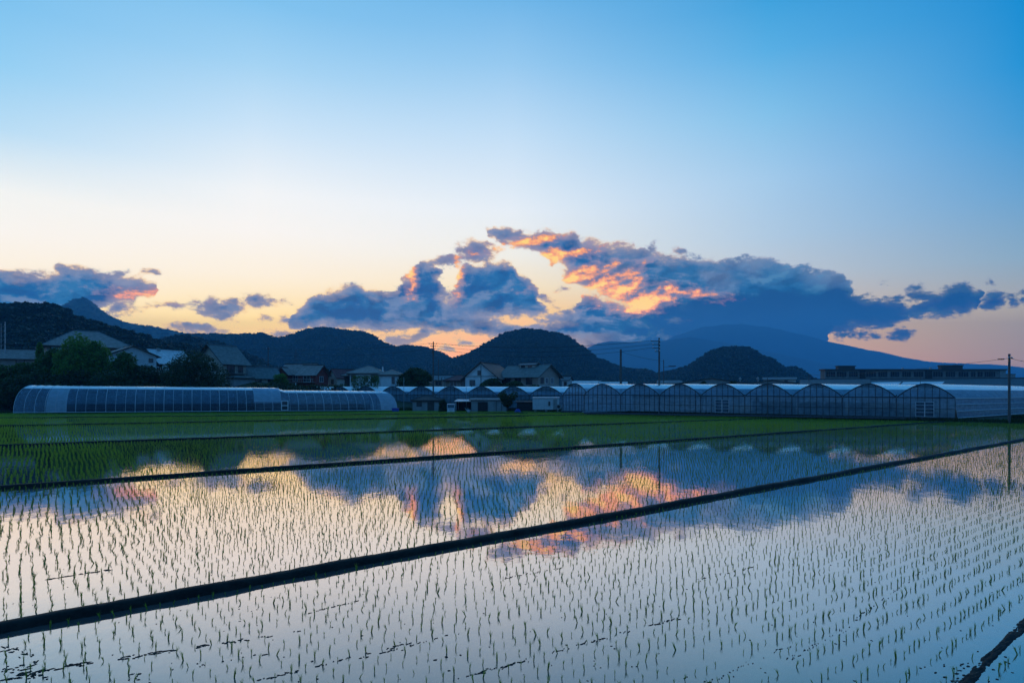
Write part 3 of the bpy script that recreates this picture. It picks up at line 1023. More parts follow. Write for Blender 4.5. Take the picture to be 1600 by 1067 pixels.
# rows are planted six at a time: each pass has its own start and a slow waver
pas = row_i // 6
AAg = AAg + (np.sin(pas * 12.9898) * 43758.5453 % 1.0) * HILL + RNG.normal(size=AAg.shape) * 0.016
NNg = NN + 0.10 * fbm(AAg * 0.06, pas * 3.7, 2) + RNG.normal(size=NN.shape) * 0.012
X = ROW_DIR.x * AAg + ROW_NRM.x * NNg
Y = ROW_DIR.y * AAg + ROW_NRM.y * NNg
X = X.ravel(); Y = Y.ravel()
keep = (Y > 6.9) & (np.abs(X) < Y * 0.86 + 1.0) & (Y < edge_y(X) - 0.35)
X, Y = X[keep], Y[keep]
side = np.stack([bund_side(X, Y, i) for i in range(len(lines))])
keep = np.ones(len(X), bool)
for i, b in enumerate(BUNDS):
    ext = np.abs(side[i]) > b['w'] + (0.10 if i == 0 else 0.16 if i == 1 else 0.40)
    keep &= ext
dB0 = (X - A0.x) * n0.x + (Y - A0.y) * n0.y
keep &= np.abs(dB0) > 0.14
keep &= RNG.random(len(X)) > 0.035
# bare patches
keep &= ~((fbm(X * 0.9, Y * 0.9, 2) > 0.33) & (RNG.random(len(X)) < 0.7))
X, Y = X[keep], Y[keep]
side = side[:, keep]
field = (side < 0).sum(0)          # 0 nearest field ... 5 farthest
hts = np.array([0.115, 0.125, 0.115, 0.13, 0.14, 0.15])[field]
# taller stands in the back and at the left
vig = 1.0 + 0.5 * fbm(X * 0.10, Y * 0.10, 3)
left_strong = ((field >= 2) & (X < -0.80 * Y + 6)) * 0.30
right_strong = ((field >= 2) & (X > 2)) * 0.22
hgt = hts * vig * (1 + left_strong + right_strong) * (0.55 + 0.75 * RNG.random(len(X)))
order = np.argsort(Y)
X, Y, hgt, field = X[order], Y[order], hgt[order], field[order]
inview = (np.abs(X) < Y * 0.84) & (Y > 7.15)
idx = np.where(inview)[0][:300]
rest = np.ones(len(X), bool); rest[idx] = False
rice_src = [rice_mesh(100 + i, 8 + i % 4, 1.0, 0.24 + 0.06 * (i % 3), 0.026) for i in range(6)]
first = []
for q, i in enumerate(idx):
    o = bpy.data.objects.new("rice_seedling", rice_src[q % 6])
    o.location = (float(X[i]), float(Y[i]), 0.0)
    s = float(hgt[i])
    o.scale = (s * 0.9, s * 0.9, s)
    o.rotation_euler = (random.gauss(0, 0.14), random.gauss(0, 0.14), random.random() * 6.28)
    COL.objects.link(o)
    tag(o, label="thin green rice seedling standing in the water along the foot of the photo", cat="rice plant", group="rice seedlings nearest the camera")
    if q < 6: first.append(o)
# back paddies: fuller plants, the light they catch put into a brighter green
M['rice_bright'] = mat_leaf("brightened_rice_blade", (0.15, 0.28, 0.032), (0.33, 0.47, 0.075), 0.58, scale=1.5, rough=0.45)
brightened = []
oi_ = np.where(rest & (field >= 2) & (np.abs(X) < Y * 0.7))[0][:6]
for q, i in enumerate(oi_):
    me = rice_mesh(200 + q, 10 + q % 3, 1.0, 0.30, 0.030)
    me.materials.clear(); me.materials.append(M['rice_bright'])
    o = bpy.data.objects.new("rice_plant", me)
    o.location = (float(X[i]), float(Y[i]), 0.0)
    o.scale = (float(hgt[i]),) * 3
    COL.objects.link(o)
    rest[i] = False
    brightened.append(tag(o, label="fuller yellow green rice plant at the near edge of the back paddies", cat="rice plant", group="older rice plants at the near edge of the back paddies"))
for nm, lb, sel, srcs in (("rice_plants", "rows of thin young rice across the two near paddies", rest & (field < 2), first), ("brightened_rice_plants", "rows of fuller yellow green rice across the back paddies", rest & (field >= 2), brightened)):
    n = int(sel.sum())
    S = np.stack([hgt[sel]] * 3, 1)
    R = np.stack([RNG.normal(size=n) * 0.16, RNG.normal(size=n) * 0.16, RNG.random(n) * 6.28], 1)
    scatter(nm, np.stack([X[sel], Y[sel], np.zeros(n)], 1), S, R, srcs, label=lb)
    print(nm, n)

# ------------------------------------------------------------------ building materials
M['wall_white'] = mat("white_render", (0.50, 0.52, 0.53), 0.85, 0.12, 0.8, bump=0.1)
M['wall_cream'] = mat("cream_render", (0.42, 0.38, 0.33), 0.85, 0.14, 0.8, bump=0.1)
M['wall_tan'] = mat("tan_siding", (0.30, 0.24, 0.21), 0.85, 0.14, 0.8, bump=0.1)
M['wall_grey'] = mat("grey_siding", (0.24, 0.25, 0.25), 0.8, 0.16, 0.9, bump=0.1)
M['wall_red'] = mat("dark_red_boards", (0.21, 0.045, 0.035), 0.8, 0.2, 1.5, bump=0.1)
M['wall_dark'] = mat("dark_boards", (0.030, 0.026, 0.024), 0.8, 0.25, 1.5)
M['timber'] = mat("dark_timber", (0.04, 0.03, 0.025), 0.8, 0.25, 2.0)
M['concrete'] = mat("concrete", (0.27, 0.27, 0.26), 0.9, 0.2, 0.7, bump=0.15)
M['roof_grey'] = mat_roof("grey_tiles", (0.17, 0.18, 0.19))
M['roof_brown'] = mat_roof("brown_tiles", (0.27, 0.22, 0.20))
M['roof_dark'] = mat_roof("dark_tiles", (0.035, 0.04, 0.045), 0.5)
M['roof_teal'] = mat_roof("slate_green_tiles", (0.13, 0.16, 0.16))
M['roof_light'] = mat_roof("light_metal_roof", (0.50, 0.52, 0.53), 0.4, 1.6)
M['roof_red'] = mat_roof("dull_red_roof", (0.17, 0.06, 0.06), 0.6)
M['roof_blue'] = mat_roof("dark_blue_steel_roof", (0.060, 0.075, 0.090), 0.5, 1.2)
M['trim'] = mat("dark_trim", (0.05, 0.045, 0.042), 0.6, 0.2, 2.0)
M['frame_white'] = mat("white_frame", (0.62, 0.64, 0.66), 0.5, 0.1, 3.0)
M['frame_dark'] = mat("bronze_frame", (0.05, 0.045, 0.04), 0.5, 0.1, 3.0)
M['glass'] = mat_glass("window_glass")
M['factory'] = mat("aged_factory_render", (0.17, 0.17, 0.165), 0.9, 0.22, 0.5)
M['glass_dim'] = mat("unlit_factory_glass", (0.02, 0.024, 0.03), 0.5, 0.1, 1.0, spec=0.15)
M['pipe'] = mat("galvanised_pipe", (0.50, 0.54, 0.58), 0.45, 0.15, 4.0, metal=0.2)
M['pipe_dark'] = mat("weathered_steel", (0.06, 0.07, 0.08), 0.6, 0.25, 4.0, metal=0.3)
M['pole'] = mat("pole_concrete", (0.10, 0.095, 0.09), 0.85, 0.2, 1.5)
M['pole_light'] = mat("galvanised_tower", (0.34, 0.36, 0.38), 0.55, 0.15, 3.0, metal=0.4)
M['black'] = mat("black_rubber", (0.012, 0.012, 0.013), 0.6, 0.2, 5.0)
M['blue'] = mat("blue_plastic", (0.02, 0.055, 0.30), 0.45, 0.15, 3.0)
M['card'] = mat("brown_cardboard", (0.30, 0.19, 0.12), 0.85, 0.15, 3.0)
M['truck'] = mat("white_paint", (0.36, 0.39, 0.42), 0.3, 0.08, 3.0, spec=0.5)
M['lens'] = mat("headlight_lens", (0.6, 0.62, 0.62), 0.15, 0.05, 3.0)
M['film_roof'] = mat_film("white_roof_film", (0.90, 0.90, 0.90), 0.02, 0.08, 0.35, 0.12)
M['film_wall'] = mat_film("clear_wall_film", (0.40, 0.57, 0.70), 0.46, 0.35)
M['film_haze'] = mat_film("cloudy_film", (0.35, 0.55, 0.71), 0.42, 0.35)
M['film_tunnel'] = mat_film("aged_tunnel_film", (0.24, 0.43, 0.60), 0.56, 0.40)
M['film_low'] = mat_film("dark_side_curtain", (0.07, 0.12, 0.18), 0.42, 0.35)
M['film_white'] = mat_film("new_white_film", (0.50, 0.66, 0.78), 0.15, 0.2)
M['shade'] = mat("black_shade_net", (0.020, 0.026, 0.024), 0.95, 0.3, 2.0)


def window_set(root, side, blk, wins, glassmat='glass'):
    x0, x1, y0, y1 = blk['x0'], blk['x1'], blk['y0'], blk['y1']
    for w in wins:
        u, z, ww, hh = w[:4]
        fm = M[w[4]] if len(w) > 4 else M['frame_dark']
        if side == 'f': T = Matrix.Translation((u, y0, z))
        elif side == 'b': T = Matrix.Translation((u, y1, z)) @ Matrix.Rotation(math.pi, 4, 'Z')
        elif side == 'r': T = Matrix.Translation((x1, u, z)) @ Matrix.Rotation(math.pi / 2, 4, 'Z')
        else: T = Matrix.Translation((x0, u, z)) @ Matrix.Rotation(-math.pi / 2, 4, 'Z')
        f = MB()
        t = 0.07
        f.box(-ww / 2 - t, -0.09, -t, ww / 2 + t, -0.003, 0, T)
        f.box(-ww / 2 - t, -0.09, hh, ww / 2 + t, -0.003, hh + t, T)
        f.box(-ww / 2 - t, -0.09, 0, -ww / 2, -0.003, hh, T)
        f.box(ww / 2, -0.09, 0, ww / 2 + t, -0.003, hh, T)
        if ww > 0.9: f.box(-0.025, -0.08, 0, 0.025, -0.003, hh, T)
        o = f.build('window', fm, root)
        p = MB()
        p.box(-ww / 2, -0.035, 0, ww / 2, -0.004, hh, T)
        p.build('pane', M[glassmat], o)


def block(root, b):
    """one volume of a house with its own roof"""
    x0, x1, y0, y1, h, rh = b['x0'], b['x1'], b['y0'], b['y1'], b['h'], b['rh']
    ov = b.get('ov', 0.6)
    z0 = b.get('z0', -4.0)
    kind = b['roof']
    w = MB()
    cx, cy = (x0 + x1) / 2, (y0 + y1) / 2
    if kind == 'gx':
        w.poly([(x0, y0, z0), (x1, y0, z0), (x1, y0, h), (x0, y0, h)])
        w.poly([(x1, y1, z0), (x0, y1, z0), (x0, y1, h), (x1, y1, h)])
        w.poly([(x1, y0, z0), (x1, y1, z0), (x1, y1, h), (x1, cy, h + rh), (x1, y0, h)])
        w.poly([(x0, y1, z0), (x0, y0, z0), (x0, y0, h), (x0, cy, h + rh), (x0, y1, h)])
    elif kind == 'gy':
        w.poly([(x0, y0, z0), (x1, y0, z0), (x1, y0, h), (cx, y0, h + rh), (x0, y0, h)])
        w.poly([(x1, y1, z0), (x0, y1, z0), (x0, y1, h), (cx, y1, h + rh), (x1, y1, h)])
        w.poly([(x1, y0, z0), (x1, y1, z0), (x1, y1, h), (x1, y0, h)])
        w.poly([(x0, y1, z0), (x0, y0, z0), (x0, y0, h), (x0, y1, h)])
    else:
        w.box(x0, y0, z0, x1, y1, h)
    w.build('wall', M[b['wall']], root)
    th = 0.16
    e = 0.02 + th
    rm_ = M[b['rmat']]
    if kind in ('gx', 'gy'):
        along = kind == 'gx'
        half = (y1 - y0) / 2 if along else (x1 - x0) / 2
        sl = rh / half
        lo = h - ov * sl + e
        hi = h + rh + e
        gv = b.get('gov', ov)
        r1, r2 = MB(), MB()
        if along:
            r1.slab([(x0 - gv, y0 - ov, lo), (x1 + gv, y0 - ov, lo), (x1 + gv, cy, hi), (x0 - gv, cy, hi)], th)
            r2.slab([(x1 + gv, y1 + ov, lo), (x0 - gv, y1 + ov, lo), (x0 - gv, cy, hi), (x1 + gv, cy, hi)], th)
            rc = MB().box(x0 - gv, cy - 0.14, hi - 0.06, x1 + gv, cy + 0.14, hi + 0.12)
        else:
            r1.slab([(x0 - ov, y1 + gv, lo), (x0 - ov, y0 - gv, lo), (cx, y0 - gv, hi), (cx, y1 + gv, hi)], th)
            r2.slab([(x1 + ov, y0 - gv, lo), (x1 + ov, y1 + gv, lo), (cx, y1 + gv, hi), (cx, y0 - gv, hi)], th)
            rc = MB().box(cx - 0.14, y0 - gv, hi - 0.06, cx + 0.14, y1 + gv, hi + 0.12)
        r1.build('roof', rm_, root); r2.build('roof', rm_, root)
        rc.build('ridge_cap', M[b.get('cap', 'trim')], root)
        # barge boards along the gable edges
        bb = MB()
        for g in ((x0 - gv - 0.03, x1 + gv + 0.03) if along else (y0 - gv - 0.03, y1 + gv + 0.03)):
            for s in (-1, 1):
                if along: a_, b_ = Vector((g, cy + s * (half + ov), lo - 0.12)), Vector((g, cy, hi - 0.12))
                else: a_, b_ = Vector((cx + s * (half + ov), g, lo - 0.12)), Vector((cx, g, hi - 0.12))
                bb.tube([a_, b_], 0.10, 4)
        bb.build('barge_board', M['trim'], root)
    else:
        lx0, lx1, ly0, ly1 = x0 - ov, x1 + ov, y0 - ov, y1 + ov
        w_, d_ = lx1 - lx0, ly1 - ly0
        s = min(w_, d_) / 2
        lo = h + 0.02 + th - 0.06; hi = h + rh + e
        if w_ >= d_: a_, b_ = (lx0 + s, cy, hi), (lx1 - s, cy, hi)
        else: a_, b_ = (cx, ly0 + s, hi), (cx, ly1 - s, hi)
        c = [(lx0, ly0, lo), (lx1, ly0, lo), (lx1, ly1, lo), (lx0, ly1, lo)]
        if w_ >= d_: pl = [[c[0], c[1], b_, a_], [c[1], c[2], b_], [c[2], c[3], a_, b_], [c[3], c[0], a_]]
        else: pl = [[c[0], c[1], a_], [c[1], c[2], b_, a_], [c[2], c[3], b_], [c[3], c[0], a_, b_]]
        for p in pl: MB().slab(p, th).build('roof', rm_, root)
        cp = MB()
        for k, q in zip(range(4), (a_, b_, b_, a_) if w_ >= d_ else (a_, a_, b_, b_)): cp.tube([c[k], q], 0.11, 4)
        if (Vector(a_) - Vector(b_)).length > 0.05: cp.tube([a_, b_], 0.12, 4)
        cp.build('ridge_cap', M[b.get('cap', 'trim')], root)
        MB().box(lx0 + 0.03, ly0 + 0.03, lo - 0.32, lx1 - 0.03, ly1 - 0.03, lo - 0.17).build('eaves', M['trim'], root)


def house(name, label, px, py_ground, d, rz, blocks, wins=(), cat='house', z=None):
    """px: column of the house's middle; stands on the sheet of ground"""
    x = (px - HX) * d / F
    zz = gz(x, d) if z is None else z
    root = empty(name, (x, d, zz), math.radians(rz) + math.atan((HX - px) / F), label=label, cat=cat)
    for b in blocks: block(root, b)
    for (bi, side, ws) in wins: window_set(root, side, blocks[bi], ws)
    return root


def ztop(y, d): return EYE + (HY - y) * d / F


# ------------------------------------------------------------------ houses, left to right
# big hipped roof on the rise
d = 146; x = (140 - HX) * d / F; g = gz(x, d)
ra = house("hip_roof_house", "large cream house under a broad grey hipped roof, behind the tall trees at far left", 140, 0, d, 8,
           [dict(x0=-8.6, x1=7.4, y0=-5.0, y1=6.0, h=ztop(545, d) - g, rh=ztop(519, d) - ztop(545, d), roof='hip', wall='wall_cream', rmat='roof_brown', ov=1.1, cap='roof_grey'),
            dict(x0=-7.6, x1=-2.0, y0=-6.6, y1=-5.02, h=ztop(552, d) - g, rh=0.7, roof='gx', wall='wall_cream', rmat='roof_grey', ov=0.3)],
           [(0, 'f', [(-6.8, ztop(560, d) - g, 1.7, 1.3), (-3.4, ztop(560, d) - g, 1.6, 1.3), (0.2, ztop(560, d) - g, 1.6, 1.3)])])
# white house with the long dark sloping roof
d = 137; x = (206 - HX) * d / F; g = gz(x, d)
rb = house("white_house", "white house with a thin dark roof sloping down to the right and a small balcony", 203, 0, d, 14,
           [dict(x0=-4.6, x1=4.6, y0=-2.5, y1=4.2, h=ztop(556, d) - g, rh=2.0, roof='gy', wall='wall_white', rmat='roof_brown', ov=0.9, gov=0.5),
            dict(x0=4.62, x1=6.9, y0=-2.2, y1=3.0, h=ztop(584, d) - g, rh=0.25, roof='gx', wall='wall_white', rmat='roof_dark', ov=0.15)],
           [(0, 'f', [(3.5, ztop(566, d) - g, 0.75, 0.8), (-1.2, ztop(574, d) - g, 1.9, 1.4), (-3.2, ztop(590, d) - g, 1.3, 1.2)]),
            (1, 'f', [(5.4, ztop(599, d) - g, 0.8, 1.2)])])
bz = ztop(581, d) - g
bm = MB(); bm.box(3.0, -3.4, bz, 6.9, -2.26, bz + 0.14); bm.build('balcony_floor', M['wall_white'], rb)
for u in np.arange(3.05, 6.9, 0.42): MB().box(u, -3.4, bz + 0.15, u + 0.05, -3.35, bz + 1.1).build('baluster', M['frame_white'], rb)
MB().box(3.0, -3.42, bz + 1.1, 6.9, -3.33, bz + 1.19).build('handrail', M['frame_white'], rb)
MB().box(5.9, -3.3, bz + 0.15, 6.88, -2.3, bz + 1.6).build('balcony_screen', M['wall_white'], rb)
# light metal roof over a dark gable
d = 151; x = (266 - HX) * d / F; g = gz(x, d)
rc_ = house("dark_gable_house", "dark walled house with a pale metal roof, right of the white house with the balcony", 262, 0, d, 32,
            [dict(x0=-4.6, x1=3.6, y0=-4.0, y1=4.0, h=ztop(568, d) - g, rh=ztop(549, d) - ztop(568, d), roof='gx', wall='wall_dark', rmat='roof_light', ov=0.8, gov=0.5, cap='frame_white')],
            [(0, 'l', [(-1.2, ztop(590, d) - g, 1.6, 1.2), (1.8, ztop(590, d) - g, 1.2, 1.2)]), (0, 'f', [(-1.5, ztop(588, d) - g, 1.6, 1.2), (1.6, ztop(588, d) - g, 1.2, 1.1)])])
MB().box(-3.4, -0.5, 0, -2.7, 0.2, 1.0).build('chimney', M['wall_grey'], rc_).location = (0.6, 0.0, ztop(549, d) - g - 0.4)
# two storey house with the grey tiled saddle roof
d = 142; x = (352 - HX) * d / F; g = gz(x, d)
he = ztop(566, d) - g
rd = house("grey_roof_house", "two storey house with grey tiled saddle roof and pale walls, beside the big round tree", 350, 0, d, 42,
           [dict(x0=-3.6, x1=3.0, y0=-3.6, y1=4.2, h=he, rh=ztop(541, d) - ztop(566, d), roof='gx', wall='wall_cream', rmat='roof_teal', ov=0.95, gov=0.9, cap='roof_grey'),
            dict(x0=-2.4, x1=3.0, y0=-5.6, y1=-3.62, h=he - 3.7, rh=0.35, roof='hip', wall='wall_grey', rmat='roof_teal', ov=0.4)],
           [(0, 'f', [(-1.4, he - 2.5, 2.0, 1.6, 'trim'), (1.4, he - 2.4, 1.2, 1.3, 'trim')]), (0, 'l', [(-1.3, he - 2.3, 1.8, 1.5, 'frame_white'), (1.9, he - 2.3, 1.2, 1.2)])])
bz = he - 2.85
MB().box(-3.2, -4.7, bz, 2.6, -3.62, bz + 0.12).build('balcony_floor', M['trim'], rd)
for u in np.arange(-3.1, 2.6, 0.45): MB().box(u, -4.7, bz + 0.13, u + 0.05, -4.65, bz + 0.95).build('baluster', M['trim'], rd)
MB().box(-3.2, -4.72, bz + 0.95, 2.6, -4.63, bz + 1.03).build('handrail', M['trim'], rd)
# low roof right of it
d = 150; x = (408 - HX) * d / F; g = gz(x, d)
house("low_tiled_house", "low slate green roof between the grey roofed two storey house and the red house", 408, 0, d, 20,
      [dict(x0=-4.0, x1=3.4, y0=-2.6, y1=2.6, h=ztop(590, d) - g, rh=ztop(575, d) - ztop(590, d), roof='gx', wall='wall_cream', rmat='roof_teal', ov=0.6, cap='roof_grey')],
      [(0, 'f', [(-1.6, ztop(600, d) - g, 1.4, 1.0), (1.4, ztop(600, d) - g, 1.4, 1.0)])])
# dark red boarded house with two gables
d = 154; x = (474 - HX) * d / F; g = gz(x, d)
hf = ztop(583, d) - g
rf = house("red_house", "dark red boarded house with brown tiled double gabled roof and a long verandah rail", 476, 0, d, -34,
           [dict(x0=-6.6, x1=1.6, y0=-0.6, y1=5.0, h=hf, rh=ztop(568.5, d) - ztop(583, d), roof='gx', wall='wall_red', rmat='roof_brown', ov=0.7, gov=0.7),
            dict(x0=0.4, x1=5.2, y0=-3.2, y1=2.2, h=hf - 0.3, rh=2.1, roof='gx', wall='wall_red', rmat='roof_brown', ov=0.7, gov=0.6),
            dict(x0=-6.4, x1=-3.2, y0=-2.4, y1=-0.62, h=hf - 0.2, rh=1.5, roof='gy', wall='wall_red', rmat='roof_brown', ov=0.5, gov=0.4)],
           [(0, 'f', [(-2.2, hf - 1.9, 1.3, 1.3, 'frame_white'), (-0.4, hf - 1.9, 1.2, 1.3, 'frame_white')]), (1, 'r', [(-0.8, hf - 2.2, 1.5, 1.3, 'frame_white'), (1.3, hf - 4.9, 1.2, 1.2)]),
            (1, 'f', [(2.8, hf - 2.2, 1.8, 1.4, 'frame_white')]), (2, 'f', [(-4.8, hf - 1.9, 1.0, 1.2, 'frame_white')])])
bz = hf - 2.3
MB().box(-6.6, -4.3, bz - 0.1, 5.2, -3.22, bz).build('verandah_floor', M['wall_tan'], rf)
for u in np.arange(-6.5, 5.2, 0.5): MB().box(u, -4.3, bz + 0.01, u + 0.06, -4.24, bz + 0.7).build('baluster', M['wall_tan'], rf)
MB().box(-6.6, -4.33, bz + 0.7, 5.2, -4.21, bz + 0.82).build('handrail', M['wall_tan'], rf)
MB().box(-6.7, -4.30, -4, -6.5, -4.1, bz - 0.11).build('post', M['frame_white'], rf)
MB().box(0.3, -4.30, -4, 0.45, -4.15, bz - 0.11).build('post', M['frame_white'], rf)
# small pale gable behind the hedge
d = 160; x = (536 - HX) * d / F; g = gz(x, d)
house("small_gabled_house", "small pale house with a reddish roof, close right of the dark red house", 534, 0, d, 28,
      [dict(x0=-2.6, x1=3.6, y0=-2.4, y1=2.4, h=ztop(590, d) - g, rh=2.0, roof='gx', wall='wall_cream', rmat='roof_red', ov=0.5, gov=0.4)],
      [(0, 'l', [(0.0, ztop(600, d) - g, 1.3, 1.1)]), (0, 'f', [(0.5, ztop(600, d) - g, 1.3, 1.1)])])
# white house with several hipped roofs
d = 148; x = (592 - HX) * d / F; g = gz(x, d)
hh = ztop(584, d) - g
rh_ = house("white_hip_house", "white walled house with low pale hipped roofs, behind the clipped green hedge", 590, 0, d, -12,
            [dict(x0=-6.2, x1=1.4, y0=-1.8, y1=5.0, h=hh, rh=1.7, roof='hip', wall='wall_white', rmat='roof_brown', ov=0.75, cap='roof_brown'),
             dict(x0=1.42, x1=5.6, y0=-3.0, y1=3.8, h=hh - 0.4, rh=1.15, roof='hip', wall='wall_white', rmat='roof_brown', ov=0.6, cap='roof_brown'),
             dict(x0=5.62, x1=8.0, y0=-1.0, y1=3.2, h=hh - 0.7, rh=0.5, roof='hip', wall='wall_tan', rmat='roof_dark', ov=0.35),
             dict(x0=-7.8, x1=-6.22, y0=-0.6, y1=2.8, h=hh - 0.5, rh=0.6, roof='hip', wall='wall_dark', rmat='roof_brown', ov=0.8)],
            [(0, 'f', [(-5.4, hh - 1.9, 1.0, 1.5), (-0.4, hh - 1.9, 1.5, 1.5), (-2.4, hh - 1.8, 0.9, 1.2)]), (1, 'f', [(4.3, hh - 2.4, 0.55, 1.5), (2.4, hh - 5.0, 0.9, 1.1)]), (2, 'f', [(6.8, hh - 2.4, 0.9, 1.0)])])
MB().box(1.46, -1.9, hh - 0.6, 1.72, -1.6, hh + 1.6).build('flue', M['frame_white'], rh_)
# low roofs between the pole and the timbered house
d = 175; x = (703 - HX) * d / F; g = gz(x, d)
house("long_low_house", "long low building with a pale grey roof, behind the pole left of the timbered house", 700, 0, d, 6,
      [dict(x0=-5.2, x1=8.4, y0=-2.6, y1=2.6, h=ztop(594, d) - g, rh=1.2, roof='gx', wall='wall_tan', rmat='roof_grey', ov=0.5)],
      [(0, 'f', [(-3, ztop(602, d) - g, 1.4, 1.0), (0, ztop(602, d) - g, 1.4, 1.0), (3.4, ztop(602, d) - g, 1.4, 1.0)])])
d = 160; x = (717 - HX) * d / F; g = gz(x, d)
house("dull_red_roof_house", "small house with a dull red hipped roof and dark porch, left of the timbered gable", 719, 0, d, -8,
      [dict(x0=-3.4, x1=2.8, y0=-2.4, y1=2.6, h=ztop(595, d) - g, rh=1.3, roof='hip', wall='wall_tan', rmat='roof_red', ov=0.6)],
      [(0, 'f', [(-1.4, ztop(603, d) - g, 1.7, 1.1, 'frame_white'), (1.2, ztop(603, d) - g, 1.2, 1.1)])])
# timbered gable
d = 146; x = (763 - HX) * d / F; g = gz(x, d)
hi_ = ztop(590, d) - g
ri = house("timbered_house", "white gabled house with dark timber strips and a steep dark roof", 764, 0, d, -24,
           [dict(x0=-4.2, x1=4.2, y0=-4.5, y1=5.5, h=hi_, rh=ztop(568.5, d) - ztop(590, d), roof='gy', wall='wall_white', rmat='roof_dark', ov=0.9, gov=0.6)],
           [(0, 'f', [(-0.5, hi_ + 0.5, 0.6, 1.0), (-2.2, hi_ - 1.9, 1.3, 1.2), (1.6, hi_ - 1.9, 1.3, 1.2)]), (0, 'r', [(-1.5, hi_ - 2.0, 1.2, 1.2), (2.0, hi_ - 2.0, 1.2, 1.2)])])
for (xa, za, xb, zb) in ((-4.2, hi_ + 0.12, 4.2, hi_ + 0.24), (-0.06, hi_ - 3, 0.06, hi_ + 0.10), (-0.06, hi_ + 0.25, 0.06, hi_ + 2.6), (-4.2, hi_ - 3, -4.06, hi_ + 0.10), (4.06, hi_ - 3, 4.2, hi_ + 0.10)):
    MB().box(xa, -4.56, za, xb, -4.503, zb).build('timber_strip', M['timber'], ri)
# broad house with a monitor on its ridge
d = 143; x = (838 - HX) * d / F; g = gz(x, d)
hj = ztop(588, d) - g
rj = house("monitor_roof_house", "broad tan house with slate green roof and a raised monitor on its ridge", 834, 0, d, -36,
           [dict(x0=-7.0, x1=4.2, y0=-4.0, y1=4.2, h=hj, rh=ztop(571.5, d) - ztop(588, d), roof='gx', wall='wall_tan', rmat='roof_teal', ov=0.9, gov=0.7, cap='roof_grey'),
            dict(x0=-3.4, x1=1.0, y0=-0.9, y1=1.1, h=hj + 2.62, rh=0.35, z0=hj + 1.2, roof='gx', wall='wall_cream', rmat='roof_grey', ov=0.35)],
           [(0, 'r', [(-2.6, hj - 1.7, 1.0, 1.2), (-0.8, hj - 1.7, 0.8, 1.2, 'frame_white'), (1.4, hj - 1.7, 1.0, 1.3, 'frame_white')]),
            (0, 'f', [(-4.6, hj - 1.9, 1.6, 1.4), (-1.6, hj - 1.9, 1.6, 1.4), (1.6, hj - 1.9, 1.6, 1.4)]),
            (1, 'f', [(-2.4, hj + 2.06, 1.0, 0.45), (-0.4, hj + 2.06, 1.0, 0.45)])])
MB().box(4.25, -4.0, hj - 2.35, 4.42, 4.2, hj - 2.2).build('sill_band', M['wall_white'], rj)
d = 150
house("narrow_white_annex", "narrow white annex at the right end of the monitor roofed house", 886, 0, d, -20,
      [dict(x0=-0.9, x1=0.9, y0=-1.2, y1=1.2, h=ztop(594, d) - gz(13.4, d), rh=0.8, roof='gx', wall='wall_white', rmat='roof_grey', ov=0.25)],
      [(0, 'f', [(0, ztop(602, d) - gz(13.4, d), 0.6, 0.8)])])
# roof at the far left edge
d = 140; x = (30 - HX) * d / F; g = gz(x, d)
house("corner_house", "low house with a pale tiled roof among the trees at the left edge", 26, 0, d, -16,
      [dict(x0=-6.5, x1=5.0, y0=-3, y1=3, h=ztop(560, d) - g, rh=1.9, roof='gx', wall='wall_tan', rmat='roof_brown', ov=0.7)],
      [(0, 'f', [(-3, ztop(570, d) - g, 1.4, 1.1), (1.5, ztop(570, d) - g, 1.4, 1.1)])])
# small far roofs between the hills and the greenhouses
for (px, yt, wpx, dd, nm, lb, wm, rmt) in [
        (915, 597, 44, 230, "far_white_roof", "far low shed with a pale roof just right of the tan house", 'wall_white', 'roof_light'),
        (958, 598, 40, 210, "far_flat_shed", "far pale shed showing over the first arches of the right greenhouse", 'wall_grey', 'roof_light'),
        (1046, 595, 34, 260, "far_dark_shed", "far grey shed between the two tall poles and the broad workshop", 'wall_grey', 'roof_grey'),
        (1218, 590, 46, 330, "far_tiled_house", "far house with dark tiled roof at the foot of the right hill", 'wall_cream', 'roof_grey')]:
    x = (px - HX) * dd / F
    h_ = ztop(yt, dd) - 0.2
    wm_ = wpx * dd / F / 2
    house(nm, lb, px, 0, dd, 0, [dict(x0=-wm_, x1=wm_, y0=-4, y1=4, h=h_ - 1.2, rh=1.2, roof='gx', wall=wm, rmat=rmt, ov=0.5)],
          [(0, 'f', [(-wm_ * 0.5, h_ - 2.6, 1.5, 1.0), (wm_ * 0.4, h_ - 2.6, 1.5, 1.0)])], cat='shed')
